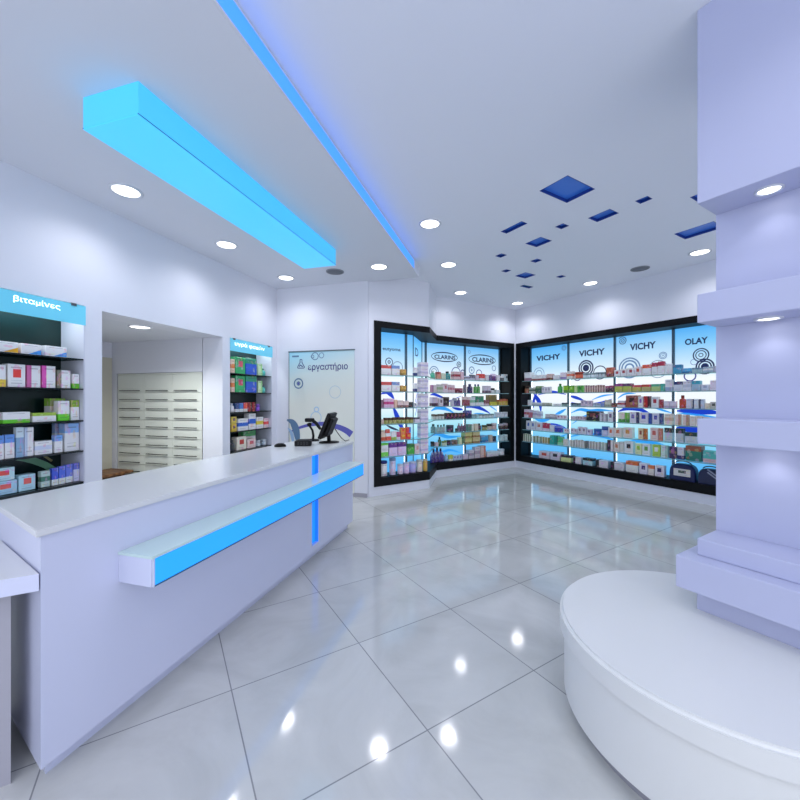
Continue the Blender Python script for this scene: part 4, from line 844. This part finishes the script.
m.ribbon([(a+x*s_, b+z*s_) for x, z in fl], .013, YG, TXTN); m.ribbon([(a+x*s_, b+z*s_) for x, z in ((-2.2, -2.6), (-.4, -1), (.8, -2.2), (2.2, -2.8))], .016, YG-.0003, TXTN)
m.build('printed_flask', gp)
m = MB()
for u, v, r0, r1, mt in ((315, 356.2, .05, .062, INKT), (312.5, 356.6, .02, .03, INKT), (321.5, 355.4, .035, .045, INKT), (298.5, 383.5, .065, .085, INKT), (298.5, 383.5, .02, .034, INKT), (335, 392, .09, .1, INKF), (316.5, 409.5, .03, .045, INKC), (316, 417.5, .085, .095, INKC)):
    x, z = MX(u, v); m.ring(x, z, r0, r1, YG, mt)
x, z = MX(298.5, 383.5); m.disc(x, z, .018, YG-.0002, INKV)
x, z = MX(295.5, 356.3); m.box(x-.06, x+.06, YG-.0003, YG, z-.014, z+.012, INKT); m.build('printed_rings', gp)
m = MB(); swoop(m, [(292, 431), (300, 427.5), (312, 424.5), (325, 424), (338, 427), (346, 430.5), (351.5, 434.5)], 3.6, MX, INKV, YG, grow=True); 
swoop(m, [(287, 420), (292, 422), (295.5, 428), (297.5, 438), (298, 446)], 5, MX, INKT, YG-.0004); swoop(m, [(288, 428), (291, 432), (293, 440), (293.5, 447)], 2.4, MX, mat('printed_ice', '#9ab8d8', .5), YG-.0008); m.build('printed_swoosh', gp)

# ------------------------------------------------------------------ service counter
LEN = 3.10; DEP = .69; HT = 1.0
t = thing('service_counter', 'long white service counter with glowing blue ledge and composite top', 'counter', D, 0, 0, 0)
# plan outline in counter frame: near end is cut on the slant
cut_d = D.y*0
v_end = Vector((-.828, .561, 0)); ex, ey = v_end.dot(D.x), v_end.dot(D.y)          # direction of the slanted near end
kx = ex/ey*DEP
top = [(0, 0), (LEN, 0), (LEN, DEP), (kx, DEP)]
m = MB()
bm = bmesh.new(); vs = [bm.verts.new((a_, b_, z)) for z in (HT-.027, HT) for a_, b_ in top]
for fc in ((3, 2, 1, 0), (4, 5, 6, 7), (0, 1, 5, 4), (1, 2, 6, 5), (2, 3, 7, 6), (3, 0, 4, 7)): bm.faces.new([vs[i] for i in fc])
bmesh.ops.bevel(bm, geom=list(bm.edges), offset=.003, segments=2, affect='EDGES'); bm.verts.index_update()
m.add([v.co.copy() for v in bm.verts], [[v.index for v in f_.verts] for f_ in bm.faces], STONE); bm.free()
m.build('countertop', t)
CH0, CH1 = 2.136, 2.262                       # lit vertical channel
def body(x0, x1, y0): return [(x0, y0), (x1, y0), (x1, DEP-.02), (x0+ex/ey*(DEP-.02-y0) if x0 < .1 else x0, DEP-.02)]
m = MB(); m.prism(body(.022, CH0, .012), .075, HT-.0275, LACQ); m.prism(body(CH1, LEN+.02-.022, .012), .075, HT-.0275, LACQ)
m.box(CH0, CH1, .07, DEP-.02, .075, HT-.0275, LACQ); m.box(CH0, CH1, .012, .07, .075, .14, LACQ); m.build('body', t)
m = MB(); m.prism([(.07, .065), (LEN-.03, .065), (LEN-.03, DEP-.06), (.07+ex/ey*(DEP-.125), DEP-.06)], 0, .0745, LACQ); m.build('plinth', t)
m = MB(); m.box(CH0+.001, CH1-.001, .045, .069, .141, HT-.029, CHANB); m.box(CH1-.006, CH1-.001, .013, .045, .141, HT-.029, mat('channel_side', '#2f7cf0', .4, emit='#2080f4', es=.5)); m.build('blue_light_channel', t, 'glowing blue vertical strip')
# projecting light-box ledge
l0, l1, z0, z1 = .327, 2.936, .655, .782
m = MB(); m.box(l0, l1, -.178, .0115, z0, z1, LACQ); lg = m.build('ledge', t)
m = MB(); m.box(l0+.012, l1-.004, -.1855, -.1785, z0+.006, z1-.004, GLOWB); m.build('glow_panel', lg, 'glowing blue front panel')
m = MB(); m.box(l0-.004, l1+.004, -.19, .0112, z1+.0005, z1+.0125, GTOP); m.build('glass_top', lg, 'pale glass top')
m = MB(); m.box(l0+.006, l1, -.187, -.1785, z0-.001, z0+.005, mat('ledge_trim', '#2a6488', .4)); m.box(l0+.005, l0+.011, -.187, -.1785, z0, z1, LACQ); m.build('trim', lg)

# lower side desk at the near end
cor = D.w(.022, .012)+Vector((-.561, -.828, 0))*.005; d1 = Vector((-.88, -.475, 0)); e1 = v_end
DK = Fr(cor.x, cor.y, math.atan2(d1.y, d1.x))
t = thing('side_desk', 'lower white side desk against the near end of the counter', 'desk', W, cor.x, cor.y, 0)
def dq(a_, b_): q = d1*a_+e1*b_; return (q.x, q.y)
m = MB(); m.prism([dq(0, 0), dq(.9, 0), dq(.9, .62), dq(0, .62)],   .765, .83, STONE, LACQ); m.build('desktop', t)
m = MB(); m.prism([dq(.06, .1), dq(.9, .1), dq(.9, .58), dq(.06, .58)], .0, .7645, mat('desk_grey', '#a9a8b2', .4)); m.build('base_cabinet', t)

# ------------------------------------------------------------------ things on the counter
def Tw(x, y, u=None): return Vector((x, y, HT))
def on_top(u, v): yy = (EYE-HT)*F/(v-HZ); return Vector(((u-400)/F*yy, yy, HT+.0008))
def thing_at(name, label, cat, p, rz, group=None):
    e = bpy.data.objects.new(name, None); COL.objects.link(e); e.location = p; e.rotation_euler = (0, 0, rz); return tag(e, label, cat, group)
aD = D.a
# monitor: seen almost edge on, screen turned to the staff side
pm_ = on_top(329, 442.6)
t = thing_at('monitor', 'black flat monitor tilted back on its stand at the counter end', 'monitor', pm_, math.radians(20))
m = MB(); m.lathe([(.115, 0), (.115, .008), (.1, .014), (.03, .02)], BLKPL, 28, sy=.8); m.build('stand_base', t)
m = MB(); m.tube([(0, 0, .015), (.0, .02, .07), (-.005, .03, .13)], [.022, .02, .024], BLKPL, 12); m.build('stand_neck', t)
T = Matrix.Translation((-.01, .015, .19)) @ Matrix.Rotation(math.radians(-112), 4, 'Z') @ Matrix.Rotation(math.radians(-22), 4, 'X')
m = MB(); m.bbox(-.19, .19, -.022, .016, -.145, .155, BLKPL, .008, T); m.bbox(-.14, .14, .014, .06, -.1, .11, BLKPL, .014, T); m.build('display_housing', t)
m = MB(); m.box(-.175, .175, -.0235, -.0222, -.13, .14, SCREEN, T); m.build('screen', t)
# scanner on stand
ps = on_top(313, 440.6)
t = thing_at('barcode_scanner_stand', 'black curved stand holding the scanner, between monitor and black box', 'scanner stand', ps, 0)
m = MB(); m.lathe([(.075, 0), (.075, .008), (.06, .016), (.02, .02)], BLKPL, 24); m.build('base', t)
m = MB(); m.tube([(0, 0, .012), (.004, 0, .06), (-.006, 0, .12), (-.028, 0, .155), (-.05, 0, .185)], [.016, .014, .013, .012, .012], BLKPL, 10); m.build('gooseneck', t)
m = MB(); m.tube([(-.065, 0, .183), (-.045, 0, .192), (-.02, 0, .196)], [.018, .022, .018], BLKPL, 10); m.build('cradle', t)
t = thing_at('barcode_scanner', 'black hand scanner resting in the curved stand', 'scanner', ps+Vector((-.04, 0, .208)), 0)
T = Matrix.Identity(4)
m = MB(); m.bbox(-.055, .055, -.03, .03, .012, .058, BLKPL, .014); m.build('head', t)
m = MB(); m.tube([(.035, 0, .03), (.075, 0, 0), (.12, 0, -.06), (.13, 0, -.075)], [.022, .019, .018, .015], BLKPL, 12); m.build('handle', t)
m = MB(); m.tube([(.13, 0, -.075), (.15, .01, -.1), (.17, .03, -.13), (.19, .06, -.16), (.2, .08, -.195)], .0035, BLKPL, 6); m.build('cable', t)
# low black box
pp = on_top(303, 446)
t = thing_at('card_terminal', 'low flat black device box left of the scanner stand', 'device', pp, math.radians(8))
m = MB(); m.bbox(-.085, .085, -.03, .11, 0, .055, BLKPL, .008); m.build('housing', t)
m = MB(); m.bbox(-.06, .06, .0, .08, .056, .066, mat('dark_grey_plastic', '#2a2b2e', .5), .003); m.build('lid', t)
m = MB()
for i in range(4):
    for j in range(2): m.box(-.055+.03*i, -.035+.03*i, -.0315, -.0305, .015+.016*j, .025+.016*j, mat('dark_grey_plastic', '#2a2b2e'))
m.build('keys', t)
pp = on_top(280.2, 446.6)
t = thing_at('computer_mouse', 'black computer mouse alone near the back edge of the counter', 'mouse', pp, math.radians(12))
m = MB(); n = 8
m.lathe([(.058, 0), (.06, .008), (.054, .02), (.038, .03), (.016, .0355)], BLKPL, 24, sy=.6); m.build('shell', t)
m = MB(); m.tube([(.03, -.004, .031), (.03, .004, .031)], .005, mat('dark_grey_plastic', '#2a2b2e'), 8); m.build('scroll_wheel', t)
pc = on_top(338, 441.5); q_ = on_top(349, 440.4)
m = MB(); dl = q_-pc
m.tube([(-.03, -.04, .15), (.0, -.02, .1), (.04, .0, .04), (.08, .02, .004), tuple(Vector((dl.x, dl.y, .004)))], .005, BLKPL, 6)
o = m.build('power_cable'); o.location = pc; tag(o, 'black cable looping down from the back of the monitor', 'cable')
m = MB(); m.box(-.05, .05, -.035, .035, 0, .004, mat('paper', '#e2e2de', .6)); o = m.build('receipt_slip'); o.location = on_top(314.5, 443.2); tag(o, 'small white paper slip beside the low black box on the counter', 'paper')

# ------------------------------------------------------------------ ledged pillar and round seat on the right
t = thing('ledged_pillar', 'white pillar with thick projecting ledges at the right edge', 'pillar', P, 0, 0, 0)
PL = 2.2
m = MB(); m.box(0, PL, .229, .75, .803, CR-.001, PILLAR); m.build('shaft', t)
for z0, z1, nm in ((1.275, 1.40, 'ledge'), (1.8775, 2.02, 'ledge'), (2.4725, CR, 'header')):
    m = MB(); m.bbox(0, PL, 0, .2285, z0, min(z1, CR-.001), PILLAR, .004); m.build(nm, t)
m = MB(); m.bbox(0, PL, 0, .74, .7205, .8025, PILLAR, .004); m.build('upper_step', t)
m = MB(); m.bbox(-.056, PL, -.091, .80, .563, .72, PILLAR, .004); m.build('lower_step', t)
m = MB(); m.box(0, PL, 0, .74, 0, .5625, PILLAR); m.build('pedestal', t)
def pl_light(u, v, zz, e):
    k = (u-400)/F; d_ = (zz-EYE)*F/(HZ-v); p = Vector((k*d_, d_, zz)) - P.o; return P.x.dot(p), P.y.dot(p)
for u, v, zz, e in ((769, 189.5, 2.4725, .8), (768.5, 318, 1.8775, .7), (None, None, 1.275, .7)):
    if u: px_, py_ = pl_light(u, v, zz, e); keep = (px_, py_)
    else: px_, py_ = keep
    py_ = min(max(py_, .1), .2)
    m = MB(); m.lathe([(.052, zz-.0005), (.052, zz-.006), (.046, zz-.009), (.04, zz-.003)], TRIMW, 28, px_, py_, cap=False); m.lathe([(.04, zz-.002), (.037, zz-.005), (.01, zz-.006)], LENS, 28, px_, py_); m.build('downlight', t, 'small round lit downlight')
    spot(P.w(px_, py_, zz-.02), e, 120, .7, rad=.03)
# round white seat built around the foot of the pillar
cx, cy, rr, hz = 1.404, 1.709, .631, .45
t = thing('round_seat', 'round white upholstered seat wrapped around the foot of the pillar', 'seat', W, cx, cy, 0)
S0 = P.o.copy(); gap = .002
def notch(r_):
    pts = []
    for k in range(240):
        a = 2*PI*k/240; q = Vector((cx+r_*math.cos(a), cy+r_*math.sin(a), 0))-P.o
        inside = P.x.dot(q) > -gap and P.y.dot(q) > -gap
        pts.append((inside, (r_*math.cos(a), r_*math.sin(a)), q))
    i0 = next(i for i in range(240) if pts[i-1][0] and not pts[i][0])
    seq = [pts[(i0+j) % 240] for j in range(240)]; out = [p_[1] for p_ in seq if not p_[0]]
    def hit(axis):
        # crossing of the circle with the pillar face
        o_ = P.o-Vector((cx, cy, 0)); o_ = o_-(P.y*gap if axis is P.x else P.x*gap); b_ = o_.dot(axis); c_ = o_.dot(o_)-r_*r_; s_ = -b_+math.sqrt(b_*b_-c_); q = o_+axis*s_; return (q.x, q.y)
    hx, hy = hit(P.x), hit(P.y); cr_ = P.o-Vector((cx, cy, 0))-P.x*gap-P.y*gap
    first = Vector(out[0]); 
    A_, B_ = (hx, hy) if (Vector(hx)-Vector(out[-1])).length < (Vector(hy)-Vector(out[-1])).length else (hy, hx)
    return out+[A_, (cr_.x, cr_.y), B_]
p2 = notch(rr)
m = MB(); m.prism(notch(rr-.02), .06, hz-.09, SEATW); m.build('seat_base', t)
m = MB(); bm = bmesh.new(); n = len(p2); lo = [bm.verts.new((a_, b_, hz-.0895)) for a_, b_ in p2]; hi = [bm.verts.new((a_, b_, hz)) for a_, b_ in p2]
bm.faces.new(lo[::-1]); tf = bm.faces.new(hi)
for i in range(n): bm.faces.new((lo[i], lo[(i+1) % n], hi[(i+1) % n], hi[i]))
bm.normal_update(); bmesh.ops.bevel(bm, geom=[e_ for e_ in tf.edges if all(abs(v.co.xy.length-rr) < 1e-4 for v in e_.verts)], offset=.015, segments=3, affect='EDGES'); bm.verts.index_update()
m.add([v.co.copy() for v in bm.verts], [[v.index for v in f_.verts] for f_ in bm.faces], SEATW); bm.free(); m.build('cushion', t)
m = MB(); m.prism(notch(rr-.06), 0, .0595, mat('toe_kick', '#9a9aa2', .5)); m.build('toe_kick', t)

# ------------------------------------------------------------------ world fill light, added through the unbuilt side behind the camera
wd = bpy.data.worlds.new('world'); SC.world = wd; wd.use_nodes = True
bg = wd.node_tree.nodes['Background']; bg.inputs['Color'].default_value = (.80, .85, 1, 1); bg.inputs['Strength'].default_value = 1.65
